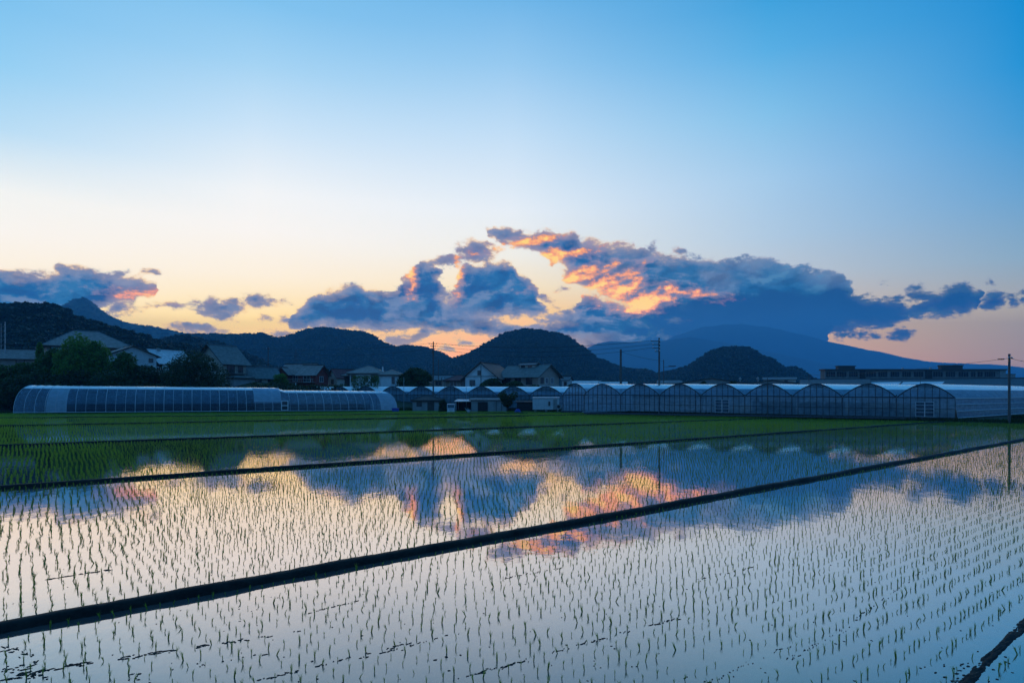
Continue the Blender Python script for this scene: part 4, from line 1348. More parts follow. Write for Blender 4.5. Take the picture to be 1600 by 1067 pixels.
# low workshops behind the right greenhouse
for (px, yt, ye, wpx, dd, nm, lb, rmt) in [
        (1112, 592, 601, 116, 215, "workshop", "broad workshop with low pitched grey roof and dark shrubs before it", 'roof_teal'),
        (1206, 595, 602, 110, 225, "workshop", "workshop with round roof ventilators, right of the broad one", 'roof_teal'),
        (1304, 593, 604, 92, 205, "workshop", "dark roofed workshop at the left foot of the long factory", 'roof_blue'),
        (1482, 592.5, 606, 300, 190, "warehouse", "very long warehouse with dark blue roof carrying white skylight strips", 'roof_blue')]:
    wm_ = wpx * dd / F / 2
    if nm == "warehouse": wm_ = 31
    gzz = gz((px - HX) * dd / F, dd)
    w_r = house(nm, lb, px, 0, dd, 0, [dict(x0=-wm_, x1=wm_, y0=-9, y1=9, h=ztop(ye, dd) - gzz, rh=ztop(yt, dd) - ztop(ye, dd), roof='gx' if nm == 'warehouse' or wpx < 100 else 'gy', wall='wall_grey', rmat=rmt, ov=0.4)], [], cat='workshop')
    if nm == "warehouse":
        sl = (ztop(yt, dd) - ztop(ye, dd)) / 9.0
        for (xa, xb) in ((-23.0, -12.8), (-12.2, -1.6)):
            s_ = MB()
            y_a, y_b = -3.3, -6.0
            za = ztop(ye, dd) - gzz + (9 + y_a) * sl + 0.24
            zb = ztop(ye, dd) - gzz + (9 + y_b) * sl + 0.24
            s_.slab([(xa, y_b, zb), (xb, y_b, zb), (xb + 0.6, y_a, za), (xa + 0.6, y_a, za)], 0.05)
            s_.build('skylight', M['frame_white'], w_r)
    if 'ventilators' in lb:
        for u in (-10.6, -4.6):
            v_ = MB(); v_.tube([(u, -7, ztop(ye, dd) - gzz), (u, -7, ztop(yt, dd) - gzz + 0.5)], 0.3, 8); v_.tube([(u, -7, ztop(yt, dd) - gzz + 0.5), (u, -7, ztop(yt, dd) - gzz + 1.3)], 0.55, 8, 0.2)
            v_.build('ventilator', M['wall_grey'], w_r)

# long factory
d = 400
fx0, fx1 = (1289 - HX) * d / F, (1571 - HX) * d / F
rfac = empty("factory", ((fx0 + fx1) / 2, d, 0), 0, label="long grey factory with rows of dark windows in front of the blue mountain", cat="factory")
hw = (fx1 - fx0) / 2
zt = ztop(576.5, d)
w_ = MB(); w_.box(-hw, 0, -1, hw, 6, zt - 0.9); w_.build('wall', M['factory'], rfac)
w_ = MB(); w_.box(-hw - 0.6, -0.9, zt - 0.88, hw + 0.6, 6.6, zt); w_.build('parapet', M['trim'], rfac)
for (a_, b_, yt_) in ((1312, 1338, 572.5), (1474, 1507, 571.5)):
    xa, xb = (a_ - HX) * d / F - (fx0 + fx1) / 2, (b_ - HX) * d / F - (fx0 + fx1) / 2
    MB().box(xa, 1.5, zt + 0.01, xb, 5, ztop(yt_, d)).build('plant_room', M['trim'], rfac)
    MB().box(xa - 0.4, 1.1, ztop(yt_, d) + 0.01, xb + 0.4, 5.4, ztop(yt_, d) + 0.6).build('plant_room_roof', M['trim'], rfac)
for (a_) in (1320, 1418, 1462, 1490):
    xa = (a_ - HX) * d / F - (fx0 + fx1) / 2
    MB().tube([(xa, 5, zt), (xa, 5, zt + 1.2)], 0.9, 8, 0.5).build('vent', M['pole_light'], rfac)
wz0, wz1 = ztop(588.5, d), ztop(580.8, d)
groups = [(362, 420), (430, 490), (505, 560), (612, 675), (688, 745), (765, 820), (838, 893), (910, 970), (1030, 1092), (1110, 1170), (1190, 1252), (1268, 1296), (1308, 1342), (1352, 1420)]
for row in (0, 1):
    for (a_, b_) in groups:
        xa = (1200 + a_ / 4 - HX) * d / F - (fx0 + fx1) / 2
        xb = (1200 + b_ / 4 - HX) * d / F - (fx0 + fx1) / 2
        z0_, z1_ = wz0 - row * 4.6, wz1 - row * 4.6
        f = MB()
        nmul = max(2, round((xb - xa) / 1.5))
        for k in range(nmul + 1):
            u = xa + (xb - xa) * k / nmul
            f.box(u - 0.08, -0.14, z0_, u + 0.08, -0.005, z1_)
        f.box(xa - 0.1, -0.14, z1_ + 0.002, xb + 0.1, -0.005, z1_ + 0.2)
        f.box(xa - 0.1, -0.20, z0_ - 0.2, xb + 0.1, -0.005, z0_ - 0.002)
        fo = f.build('window', M['factory'], rfac)
        pw = (xb - xa) / nmul
        pm = None
        for k in range(nmul):
            if pm is None: pm = MB().box(0.09, -0.05, z0_, pw - 0.09, -0.006, z1_).mesh('pane', M['glass_dim'])
            link_mesh('pane', pm, fo, (xa + pw * k, 0, 0))
for (a_, b_) in ((573, 606), (983, 1022)):
    xa = (1200 + a_ / 4 - HX) * d / F - (fx0 + fx1) / 2
    xb = (1200 + b_ / 4 - HX) * d / F - (fx0 + fx1) / 2
    MB().box(xa, -0.6, 0, xb, -0.01, zt - 0.92).build('recess_dark', M['wall_dark'], rfac)  # dark block in place of a recess, its shade put in as colour
d2 = 396
MB().box(hw - 4, -0.5, wz0 - 1, hw - 0.1, -0.01, zt - 0.95).build('end_panel', M['wall_grey'], rfac)
ann = empty("factory_annex", ((1580 - HX) * d / F, 402, 0), 0, label="low annex at the right end of the long factory", cat="annex")
MB().box(-3.6, 0, -1, 4.4, 10, ztop(585, d)).build('wall', M['wall_grey'], ann)
MB().box(-3.8, -0.2, ztop(585, d) + 0.01, 4.6, 10.2, ztop(584, d)).build('parapet', M['trim'], ann)


# ------------------------------------------------------------------ greenhouses
def span_profile(t):
    """height share of the arch over one span, t 0..1"""
    s = abs(2 * t - 1)
    return (1 - s ** 1.75) * 0.96 + 0.04 * (1 - s)


def multispan(name, label, c0, A, sw, n, B, L, gut, rid, zbase, group=None, doors=(), curtains=(), every=3.0, detail=True, rise=0.0, white=(0.26, 0.80), wallfilm='film_wall'):
    """c0: front left corner; A: along the front; B: along the ridges"""
    root = empty(name, (c0[0], c0[1], zbase), 0, label=label, cat="greenhouse", group=group)
    A3, B3, Z = Vector((A[0], A[1], 0)), Vector((B[0], B[1], 0)), Vector((0, 0, 1))

    def pt(i, t, v, z): return A3 * ((i + t) * sw) + B3 * v + Z * (z + rise * (1 - (i + t) / n))
    K = 14
    ts = [k / K for k in range(K + 1)]

    def hz_(t): return gut + (rid - gut) * span_profile(t)
    nb = max(1, int(L / every))
    for i in range(n):
        # roof skins: white over the crown, cloudier film down to the gutters
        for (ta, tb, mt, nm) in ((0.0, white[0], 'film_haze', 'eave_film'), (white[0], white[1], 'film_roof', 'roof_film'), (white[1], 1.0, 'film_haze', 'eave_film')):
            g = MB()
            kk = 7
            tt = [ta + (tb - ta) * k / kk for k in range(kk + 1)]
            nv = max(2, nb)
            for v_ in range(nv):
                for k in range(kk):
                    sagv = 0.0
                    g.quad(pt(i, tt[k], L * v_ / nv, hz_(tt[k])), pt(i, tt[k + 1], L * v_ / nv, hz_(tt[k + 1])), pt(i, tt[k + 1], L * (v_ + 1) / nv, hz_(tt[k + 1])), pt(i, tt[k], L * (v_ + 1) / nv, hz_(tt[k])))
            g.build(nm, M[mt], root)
        # gable ends
        for v_ in (0.0, L):
            g = MB()
            g.poly([pt(i, 0.0, v_, gut)] + [pt(i, t, v_, hz_(t) - 0.01) for t in ts[1:-1]] + [pt(i, 1.0, v_, gut)])
            g.build('gable_film', M['film_haze' if v_ == 0 else wallfilm], root)
            g = MB()
            g.quad(pt(i, 0, v_, 0.25), pt(i, 1, v_, 0.25), pt(i, 1, v_, gut - 0.02), pt(i, 0, v_, gut - 0.02))
            g.build('wall_film', M[wallfilm], root)
        # steel of the front
        fr = MB()
        off = -B3 * 0.06
        for k in range(1, 8):
            t = k / 8
            fr.tube([pt(i, t, 0, 0.2) + off, pt(i, t, 0, hz_(t)) + off], 0.042, 4)
        fr.tube([pt(i, 0, 0, gut) + off, pt(i, 1, 0, gut) + off], 0.06, 4)
        tq = 0.27
        zq = hz_(tq)
        fr.tube([pt(i, tq - 0.04, 0, zq - 0.15) + off, pt(i, 1 - tq + 0.04, 0, zq - 0.15) + off], 0.03, 4)
        fr.tube([pt(i, 0, 0, 1.3) + off, pt(i, 1, 0, 1.3) + off], 0.025, 4)
        fr.build('gable_frame', M['pipe_dark'], root)
        pm = MB().tube([pt(0, 0, 0, 0) + off, pt(0, 0, 0, gut + 0.05) + off], 0.06, 6).mesh('post', M['pipe_dark'])
        po = link_mesh('post', pm, root, A3 * (i * sw) + Z * rise * (1 - i / n) * 0.0)
        # arches
        am = MB().tube([A3 * (t * sw) + Z * hz_(t) for t in ts], 0.07, 5).mesh('arch', M['pipe_dark'])
        am2 = MB().tube([A3 * (t * sw) + Z * (hz_(t) - 0.05) for t in ts], 0.022, 4).mesh('arch', M['pipe'])
        for q in range(nb + 1):
            v_ = L * q / nb
            link_mesh('arch', am if q in (0, nb) else am2, root, A3 * (i * sw) + B3 * (v_ + (-0.04 if q == 0 else 0.04 if q == nb else 0)) + Z * (rise * (1 - (i + 0.5) / n)))
        if i < n:
            g = MB().tube([pt(i, 0, -0.1, gut + 0.02), pt(i, 0, L, gut + 0.02)], 0.09, 4)
            g.build('gutter', M['pipe'], root)
        # inner rows seen through the film: posts and a crop wire
        for q in range(1, nb, 2):
            v_ = L * q / nb
            link_mesh('post', pm, root, A3 * (i * sw) + B3 * v_)
        MB().box(0, 0, 0, 1, 1, 1)
        bb = MB()
        P0, P1 = pt(i, 0, -0.10, 0.0), pt(i, 1, -0.10, 0.0)
        P0.z = P1.z = 0
        bb.quad(P0 + Z * 0.0, P1, P1 + Z * 0.27, P0 + Z * 0.27)
        bb.quad(P1 + B3 * 0.06, P0 + B3 * 0.06, P0 + B3 * 0.06 + Z * 0.27, P1 + B3 * 0.06 + Z * 0.27)
        bb.quad(P0 + Z * 0.27, P1 + Z * 0.27, P1 + Z * 0.27 + B3 * 0.06, P0 + Z * 0.27 + B3 * 0.06)
        bb.build('base_board', M['pipe_dark'], root)
        if i in curtains:
            g = MB()
            g.quad(pt(i, 0.04, 1.4, 0.3), pt(i, 0.96, 1.4, 0.3), pt(i, 0.96, 1.4, gut - 0.75), pt(i, 0.04, 1.4, gut - 0.75))
            g.quad(pt(i, 0.96, 1.46, 0.3), pt(i, 0.04, 1.46, 0.3), pt(i, 0.04, 1.46, gut - 0.75), pt(i, 0.96, 1.46, gut - 0.75))
            g.build('shade_curtain', M['shade'], root)
        if i in doors:
            for s in (0, 1):
                dm = MB()
                a0, a1 = 0.34 + 0.16 * s, 0.34 + 0.16 * (s + 1)
                o2 = -B3 * 0.14
                dm.tube([pt(i, a0 + 0.005, 0, 0.3) + o2, pt(i, a0 + 0.005, 0, gut - 0.55) + o2], 0.028, 4)
                dm.tube([pt(i, a1 - 0.005, 0, 0.3) + o2, pt(i, a1 - 0.005, 0, gut - 0.55) + o2], 0.035, 4)
                for zz in (0.34, 0.85, 1.3, 1.75, gut - 0.57): dm.tube([pt(i, a0, 0, zz) + o2, pt(i, a1, 0, zz) + o2], 0.03, 4)
                do = dm.build('door', M['pipe'], root)
                g = MB(); g.quad(pt(i, a0, -0.12, 0.3), pt(i, a1, -0.12, 0.3), pt(i, a1, -0.12, gut - 0.6), pt(i, a0, -0.12, gut - 0.6))
                g.build('pane', M['film_low'], do)
    # long side walls
    for i_, nm in ((0, 'left'), (n, 'right')):
        g = MB()
        t0 = i_ if i_ == 0 else n
        nv = max(2, nb)
        for v_ in range(nv):
            a_, b_ = A3 * (t0 * sw) + B3 * (L * v_ / nv), A3 * (t0 * sw) + B3 * (L * (v_ + 1) / nv)
            bow = A3 * (0.25 if i_ else -0.25)
            g.quad(a_ + Z * 0.2 + bow, b_ + Z * 0.2 + bow, b_ + Z * (gut - 0.05), a_ + Z * (gut - 0.05))
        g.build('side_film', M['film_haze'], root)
        for zz, rr in ((0.25, 0.05), (1.05, 0.05), (1.85, 0.05), (gut - 0.1, 0.06)):
            of = A3 * ((0.30 if i_ else -0.30) * (1 - (zz - 0.2) / gut) + (0.05 if i_ else -0.05))
            MB().tube([A3 * (t0 * sw) + of + Z * zz, A3 * (t0 * sw) + of + B3 * L + Z * zz], rr, 4).build('side_rail', M['pipe'], root)
    return root


ZB = 0.2
c0 = Vector(((913 - HX) * 98 / F, 98.0)); c1 = Vector(((1492 - HX) * 75 / F, 75.0))
Av = (c1 - c0); sw = Av.length / 8; Av.normalize()
Bv = Vector((0.793, 0.609))
gh1 = multispan("greenhouse", "large film greenhouse of eight joined arches across the right half, white along its crowns", c0, Av, sw, 8, Bv, 42.0, 2.70, 4.42, ZB, doors=(3, 7), curtains=(4, 5, 6), rise=0.35)
# lone arch left of it
c2 = Vector(((880 - HX) * 107 / F, 107.0))
multispan("greenhouse", "narrow single arched greenhouse standing at the left end of the big eight arched one", c2, (0.90, -0.436), 4.6, 1, Bv, 8.0, 3.0, 4.95, ZB, doors=(), every=2.6, wallfilm='film_haze')
# row behind
c3 = Vector(((471 - HX) * 143 / F, 143.0)); c4 = Vector(((880 - HX) * 121 / F, 121.0))
A3_ = (c4 - c3); sw3 = A3_.length / 9; A3_.normalize()
multispan("greenhouse", "long back row of joined greenhouse arches whose pale roofs line the middle, below the houses", c3, A3_, sw3, 9, Bv, 20.0, 2.75, 4.55, 0.3, doors=(), every=4.0, rise=0.25, wallfilm='film_haze', white=(0.12, 0.88))
c5 = Vector(((1600 - HX) * 108 / F, 108.0))
multispan("greenhouse", "greenhouse at the right edge whose pale roof shows behind the end of the big one", c5, (0.88, -0.47), 7.0, 2, Bv, 24.0, 2.7, 4.3, ZB, doors=(), every=6.0)

# long low tunnel on the left
T0 = Vector(((21 - HX) * 101.5 / F, 101.5, 0.2))
TA = Vector((0.965, 0.262, 0)); TP = Vector((-0.262, 0.965, 0))
TL, TW = 62.5, 8.2
tun = empty("tunnel_greenhouse", tuple(T0), 0, label="long low arched film tunnel at the left with a small white door", cat="tunnel greenhouse")


def tun_h(v):  # height of the ridge along the tunnel
    return 4.62 - 0.50 * max(0.0, v / TL) ** 1.1 - (0.45 if v > 41.7 else 0.0)


def tp(v, a, grow=0.0):
    """v along the tunnel; a from 0 (near foot) to pi (far foot)"""
    H_ = tun_h(v) + grow
    ca, sa = math.cos(a), math.sin(a)
    cx = math.copysign(abs(ca) ** 0.92, ca)
    fx = float(np.interp(v, [0, 9, 45, 57, TL], [0.2, -3.2, -4.3, -5.0, -7.2]))
    fy = float(np.interp(v, [0, 9, 45, 57, TL], [8.2, 7.6, 6.9, 6.2, 3.9]))
    k = 0.5 - cx * (0.5 + grow / TW)
    return TA * v + Vector((fx, fy, 0)) * k + Vector((0, 0, 1)) * (sa ** 0.92 if sa > 0 else 0) * H_


def skin(name, v0, v1, a0, a1, mt, na=8, nv=None, grow=0.0):
    g = MB()
    nv = nv or max(1, int((v1 - v0) / 1.5))
    for i in range(nv):
        for j in range(na):
            va, vb = v0 + (v1 - v0) * i / nv, v0 + (v1 - v0) * (i + 1) / nv
            aa, ab = a0 + (a1 - a0) * j / na, a0 + (a1 - a0) * (j + 1) / na
            g.quad(tp(va, aa, grow), tp(vb, aa, grow), tp(vb, ab, grow), tp(va, ab, grow))
    return g.build(name, M[mt], tun)


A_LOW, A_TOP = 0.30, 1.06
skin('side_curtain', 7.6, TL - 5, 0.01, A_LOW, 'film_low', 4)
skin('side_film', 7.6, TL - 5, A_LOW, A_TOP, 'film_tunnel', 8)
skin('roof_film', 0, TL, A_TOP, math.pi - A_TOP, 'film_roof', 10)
skin('back_film', 0, TL, math.pi - A_TOP, math.pi - 0.01, 'film_wall', 8)
skin('end_film', 0, 4.6, 0.01, A_TOP, 'film_tunnel', 10)
skin('end_film', 4.6, 7.6, 0.01, A_TOP, 'film_white', 10)
skin('end_film', TL - 5, TL - 3, 0.01, A_TOP, 'film_tunnel', 10)
skin('end_film', TL - 3, TL, 0.01, A_TOP, 'film_white', 10)
skin('patch_film', 37.0, 41.6, A_LOW + 0.06, A_TOP + 0.25, 'film_white', 8, None, 0.035)
hp = []
for i in range(43):
    v_ = TL * i / 42
    g = MB().tube([tp(v_, math.pi * k / 16, 0.03 if i % 3 == 0 or i in (1, 2, 41) else 0.02) for k in range(17)], 0.040 if i % 3 == 0 or i in (1, 2, 41) else 0.027, 4)
    g.build('hoop', M['pipe'], tun)
for a_ in (A_TOP,):
    MB().tube([tp(TL * k / 8, a_, 0.04) for k in range(9)], 0.018, 4).build('purlin', M['pipe'], tun)
MB().tube([tp(TL * k / 8, 0.012, 0.06) for k in range(9)], 0.05, 4).build('foot_rail', M['pipe'], tun)
for v_, mt in ((0.0, 'film_wall'), (TL, 'film_haze'), (7.6, 'film_wall')):
    g = MB(); g.poly([tp(v_, math.pi * k / 20) for k in range(21)])
    g.build('gable_film', M[mt], tun)
for v_ in (0.0, TL):
    for s in (0.14, 0.30, 0.45, 0.62, 0.82):
        w = s * TW
        c = (TW / 2 - w) / (TW / 2)
        a_ = math.acos(math.copysign(abs(c) ** (1 / 0.92), c))
        top_ = tp(v_, a_)
        bot_ = Vector((top_.x, top_.y, 0))
        MB().tube([bot_ - TA * 0.05, top_ - TA * 0.05], 0.045, 4).build('end_post', M['pipe_dark'] if s != 0.45 else M['pipe'], tun)
# dark inner lining and crop benches seen through the film
g = MB()
for s in (0.55, 0.78): g.box(8.5, 0, 0, 9, 1, 1, Matrix.Diagonal((0, 0, 0, 1)))
MB().slab([TA * 9 + TP * 5.2 + Vector((0, 0, 1.2)), TA * 56 + TP * 5.2 + Vector((0, 0, 1.2)), TA * 56 + TP * 6.2 + Vector((0, 0, 1.2)), TA * 9 + TP * 6.2 + Vector((0, 0, 1.2))], 0.08).build('bench', M['pipe_dark'], tun)
MB().slab([TA * 9 + TP * 2.4 + Vector((0, 0, 1.0)), TA * 56 + TP * 2.4 + Vector((0, 0, 1.0)), TA * 56 + TP * 3.4 + Vector((0, 0, 1.0)), TA * 9 + TP * 3.4 + Vector((0, 0, 1.0))], 0.08).build('bench', M['pipe_dark'], tun)
# door
RT = Matrix((( TA.x, TP.x, 0, 0), (TA.y, TP.y, 0, 0), (0, 0, 1, 0), (0, 0, 0, 1)))
DT = Matrix.Translation(TA * 41.6) @ RT
dm = MB()
for b_ in ((0, -0.12, 0.1, 0.14, -0.02, 1.95), (1.1, -0.12, 0.1, 1.24, -0.02, 1.95), (0.14, -0.12, 0.1, 1.1, -0.02, 0.22), (0.14, -0.12, 0.95, 1.1, -0.02, 1.1), (0.14, -0.12, 1.8, 1.1, -0.02, 1.95)): dm.box(*b_, DT)
dr_ = dm.build('door', M['frame_white'], tun)
for z_ in (0.22, 1.1): MB().box(0.14, -0.09, z_, 1.1, -0.05, z_ + 0.7, DT).build('pane', M['glass'], dr_)


# ------------------------------------------------------------------ sheds and yard between the greenhouses
def simple(name, label, px, d, rz, cat, z=None):
    x = (px - HX) * d / F
    return empty(name, (x, d, gz(x, d) if z is None else z), math.radians(rz), label=label, cat=cat)


d = 122
s1 = house("hipped_shed", "grey green shed with a dark hipped roof, right of the tunnel's end", 668, 0, d, -6,
           [dict(x0=-2.7, x1=2.7, y0=-2.0, y1=2.2, h=1.95, z0=-0.5, rh=0.85, roof='hip', wall='wall_grey', rmat='roof_dark', ov=0.3)],
           [(0, 'f', [(-1.4, 0.9, 0.9, 0.7)])], cat='shed')
MB().box(0.2, -2.06, 0.0, 1.5, -2.005, 1.7).build('door', M['trim'], s1)
# canopy with dark depth
cp = simple("carport", "open fronted carport with a pale corrugated roof edge and darkness inside", 729, 120, -4, "carport")
for u in (-1.9, 1.9):
    for v_ in (-1.2, 2.0): MB().box(u - 0.05, v_ - 0.05, 0, u + 0.05, v_ + 0.05, 2.2).build('post', M['pipe'], cp)
MB().slab([(-2.2, -1.6, 2.25), (2.2, -1.6, 2.25), (2.2, 2.4, 2.6), (-2.2, 2.4, 2.6)], 0.08).build('roof', M['roof_light'], cp)
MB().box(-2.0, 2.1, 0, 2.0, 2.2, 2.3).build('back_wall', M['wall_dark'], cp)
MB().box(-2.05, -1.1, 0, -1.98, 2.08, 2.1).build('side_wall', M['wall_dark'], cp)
# shed with sliding door
sh = house("sliding_door_shed", "pale blue grey shed with a dark open doorway, left of the fork shaped tree", 766, 0, 118, -3,
           [dict(x0=-3.6, x1=3.2, y0=-1.4, y1=2.4, h=2.45, z0=-0.5, rh=0.35, roof='gx', wall='wall_grey', rmat='roof_grey', ov=0.25)],
           [], cat='shed')
MB().box(-2.3, -1.46, 0, -0.4, -1.405, 2.15).build('doorway', M['black'], sh)
MB().box(-0.35, -1.5, 0, 0.9, -1.44, 2.2).build('door', M['wall_grey'], sh)
for u in (-3.6, 1.2, 2.2, 3.1): MB().box(u, -1.48, 0, u + 0.07, -1.41, 2.4).build('post', M['trim'], sh)
# dark shack
sk = house("tarred_shack", "dark open shack with a flat roof, close left of the white site cabin", 822, 0, 117, -4,
           [dict(x0=-1.6, x1=1.7, y0=-1.0, y1=1.8, h=1.9, z0=-0.5, rh=0.2, roof='gx', wall='wall_dark', rmat='roof_dark', ov=0.2)], [], cat='shack')
MB().box(-1.2, -1.06, 0, 0.9, -1.005, 1.2).build('doorway', M['black'], sk)
# white cabin
cb = simple("site_cabin", "white prefabricated cabin with a small window and a door, raised on blocks", 854, 115, -8, "cabin")
MB().box(-2.5, -1.1, 0.7, 2.3, 1.1, 2.85).build('wall', M['wall_white'], cb)
for k in range(17): MB().box(-2.45 + k * 0.285, -1.13, 0.75, -2.41 + k * 0.285, -1.103, 2.8).build('rib', M['frame_white'], cb)
MB().slab([(-2.6, -1.25, 2.95), (2.4, -1.25, 2.95), (2.4, 1.2, 3.05), (-2.6, 1.2, 3.05)], 0.1).build('roof', M['roof_light'], cb)
f_ = MB().box(0.35, -1.17, 1.35, 0.85, -1.135, 2.3).build('window', M['frame_white'], cb)
MB().box(0.41, -1.2, 1.41, 0.79, -1.172, 2.24).build('pane', M['glass'], f_)
f_ = MB().box(1.35, -1.17, 0.75, 2.05, -1.135, 2.6).build('door', M['wall_grey'], cb)
MB().box(1.45, -1.22, 1.6, 1.52, -1.172, 1.72).build('handle', M['trim'], f_)
for u in (-2.2, -0.2, 1.9): MB().box(u, -0.9, 0, u + 0.35, 0.9, 0.69).build('block', M['concrete'], cb)
# outdoor unit right of it
ac = simple("air_unit", "grey outdoor unit on a stand beside the white cabin", 873, 112, -10, "air unit")
MB().box(-0.45, -0.2, 1.0, 0.45, 0.2, 1.75).build('casing', M['wall_grey'], ac)
MB().tube([(0, -0.22, 1.38), (0, -0.205, 1.38)], 0.27, 14).build('fan_grille', M['black'], ac)
for u in (-0.38, 0.34): MB().box(u, -0.18, 0, u + 0.05, 0.18, 0.99).build('leg', M['trim'], ac)
# blue bin by the tunnel
bb_ = simple("blue_container", "blue plastic container standing at the right end of the tunnel", 618, 117, 4, "container")
MB().box(-0.6, -0.5, 0.05, 0.6, 0.5, 0.95).build('tub', M['blue'], bb_)
MB().box(-0.64, -0.54, 0.952, 0.64, 0.54, 1.03).build('rim', M['blue'], bb_)
for k in range(4): MB().box(-0.5 + k * 0.28, -0.53, 0.08, -0.45 + k * 0.28, -0.505, 0.93).build('rib', M['blue'], bb_)
# blue tarpaulin over a heap
tarp = MB()
rr_ = random.Random(8)
gn = 9
hgt_ = [[(0.95 * math.sin(math.pi * i / (gn - 1)) ** 0.6 * math.sin(math.pi * (j + 0.5) / gn) ** 0.5) * (0.85 + 0.3 * rr_.random()) for j in range(gn)] for i in range(gn)]
for i in range(gn - 1):
    for j in range(gn - 1):
        q = [(-0.75 + 1.5 * a_ / (gn - 1), -0.5 + 1.0 * b_ / (gn - 1), hgt_[a_][b_]) for a_, b_ in ((i, j), (i + 1, j), (i + 1, j + 1), (i, j + 1))]
        tarp.quad(*q)
xx = (809 - HX) * 113 / F
tag(tarp.build("tarpaulin", M['blue'], loc=(xx, 113, gz(xx, 113))), label="crumpled blue tarpaulin leaning by the dark shack", cat="tarpaulin")

# small white truck facing the fields
tr = simple("small_truck", "small white flatbed truck facing the fields, left of the carport", 704, 117, 8, "truck")
prof = [(-1.55, 0.42), (-1.62, 0.62), (-1.60, 1.02), (-1.28, 1.78), (-0.30, 1.84), (-0.25, 0.42)]
cab_ = MB()
i0 = 0
cab_.poly([(-0.71, y_, z_) for y_, z_ in prof]); cab_.poly([(0.71, y_, z_) for y_, z_ in reversed(prof)])
for k in range(len(prof)):
    (ya, za), (yb, zb) = prof[k], prof[(k + 1) % len(prof)]
    cab_.quad((-0.71, ya, za), (0.71, ya, za), (0.71, yb, zb), (-0.71, yb, zb))
body_ = cab_.build('cab', M['truck'], tr)
n_w = Vector((0, -0.76, 0.32)).normalized()
MB().slab([Vector((-0.62, -1.565, 1.08)) + n_w * 0.015, Vector((0.62, -1.565, 1.08)) + n_w * 0.015, Vector((0.60, -1.315, 1.68)) + n_w * 0.015, Vector((-0.60, -1.315, 1.68)) + n_w * 0.015], 0.012).build('windscreen', M['glass'], tr)
for s in (-1, 1):
    MB().box(s * 0.716 - 0.006, -1.25, 1.08, s * 0.716 + 0.006, -0.45, 1.66).build('side_window', M['glass'], tr)
    MB().box(s * 0.52 - 0.13, -1.655, 0.68, s * 0.52 + 0.13, -1.605, 0.86).build('headlight', M['lens'], tr)
    MB().box(s * 0.86 - 0.06, -1.45, 1.18, s * 0.86 + 0.06, -1.40, 1.42).build('mirror', M['black'], tr)
    for yy in (-0.95, 1.15):
        wt = MB().tube([(s * 0.52, yy, 0.27), (s * 0.70, yy, 0.27)], 0.27, 14).build('wheel', M['black'], tr)
        MB().tube([(s * 0.702, yy, 0.27), (s * 0.712, yy, 0.27)], 0.15, 10).build('rim', M['pipe'], wt)
MB().box(-0.72, -1.70, 0.36, 0.72, -1.625, 0.58).build('bumper', M['frame_white'], tr)
MB().box(-0.14, -1.725, 0.42, 0.14, -1.703, 0.52).build('number_plate', M['truck'], tr)
MB().box(-0.71, -0.20, 0.62, 0.71, 1.70, 0.68).build('bed', M['truck'], tr)
for s in (-0.71, 0.68): MB().box(s, -0.20, 0.682, s + 0.03, 1.70, 0.96).build('side_board', M['truck'], tr)
MB().box(-0.68, 1.67, 0.682, 0.68, 1.70, 0.96).build('tailboard', M['truck'], tr)
MB().box(-0.35, -0.22, 0.30, 0.35, 1.65, 0.42).build('chassis', M['black'], tr)
# machine in front of the carport
mc = simple("garden_tiller", "small pale walking tiller parked in front of the carport", 732, 114, 30, "tiller")
MB().box(-0.25, -0.3, 0.35, 0.25, 0.35, 0.8).build('engine', M['truck'], mc)
MB().tube([(-0.15, 0.3, 0.7), (-0.28, 1.0, 1.05)], 0.025, 5).build('handle', M['pipe'], mc)
MB().tube([(0.15, 0.3, 0.7), (0.28, 1.0, 1.05)], 0.025, 5).build('handle', M['pipe'], mc)
for s in (-1, 1): MB().tube([(s * 0.27, 0, 0.25), (s * 0.38, 0, 0.25)], 0.25, 12).build('wheel', M['black'], mc)
# cardboard inside the big greenhouse
for k, (px, cnt, lb) in enumerate([(1366, 4, "row of brown boxes on a rack behind the film of the seventh arch"), (1404, 3, "brown boxes on a rack by the left side of the last arch")]):
    t_ = ((px - HX) / F)
    # stand 1.2 m behind the front
    lam = (c0.x - c0.y * t_) / (Av.y * t_ - Av.x)
    b0 = c0 + Av * lam + Bv * 0.9
    cr = empty("box_rack", (b0.x, b0.y, ZB), math.atan2(Av.y, Av.x), label=lb, cat="boxes")
    MB().box(-cnt * 0.33, -0.2, 1.05, cnt * 0.33, 0.3, 1.12).build('shelf', M['pipe_dark'], cr)
    for u in (-cnt * 0.33, cnt * 0.33 - 0.06): MB().box(u, -0.2, 0, u + 0.06, 0.3, 1.04).build('leg', M['pipe_dark'], cr)
    pm = MB().box(-0.30, -0.18, 0, 0.30, 0.22, 0.85).mesh('box', M['card'])
    for j in range(cnt): link_mesh('box', pm, cr, (-cnt * 0.33 + 0.33 + j * 0.66, 0, 1.125))


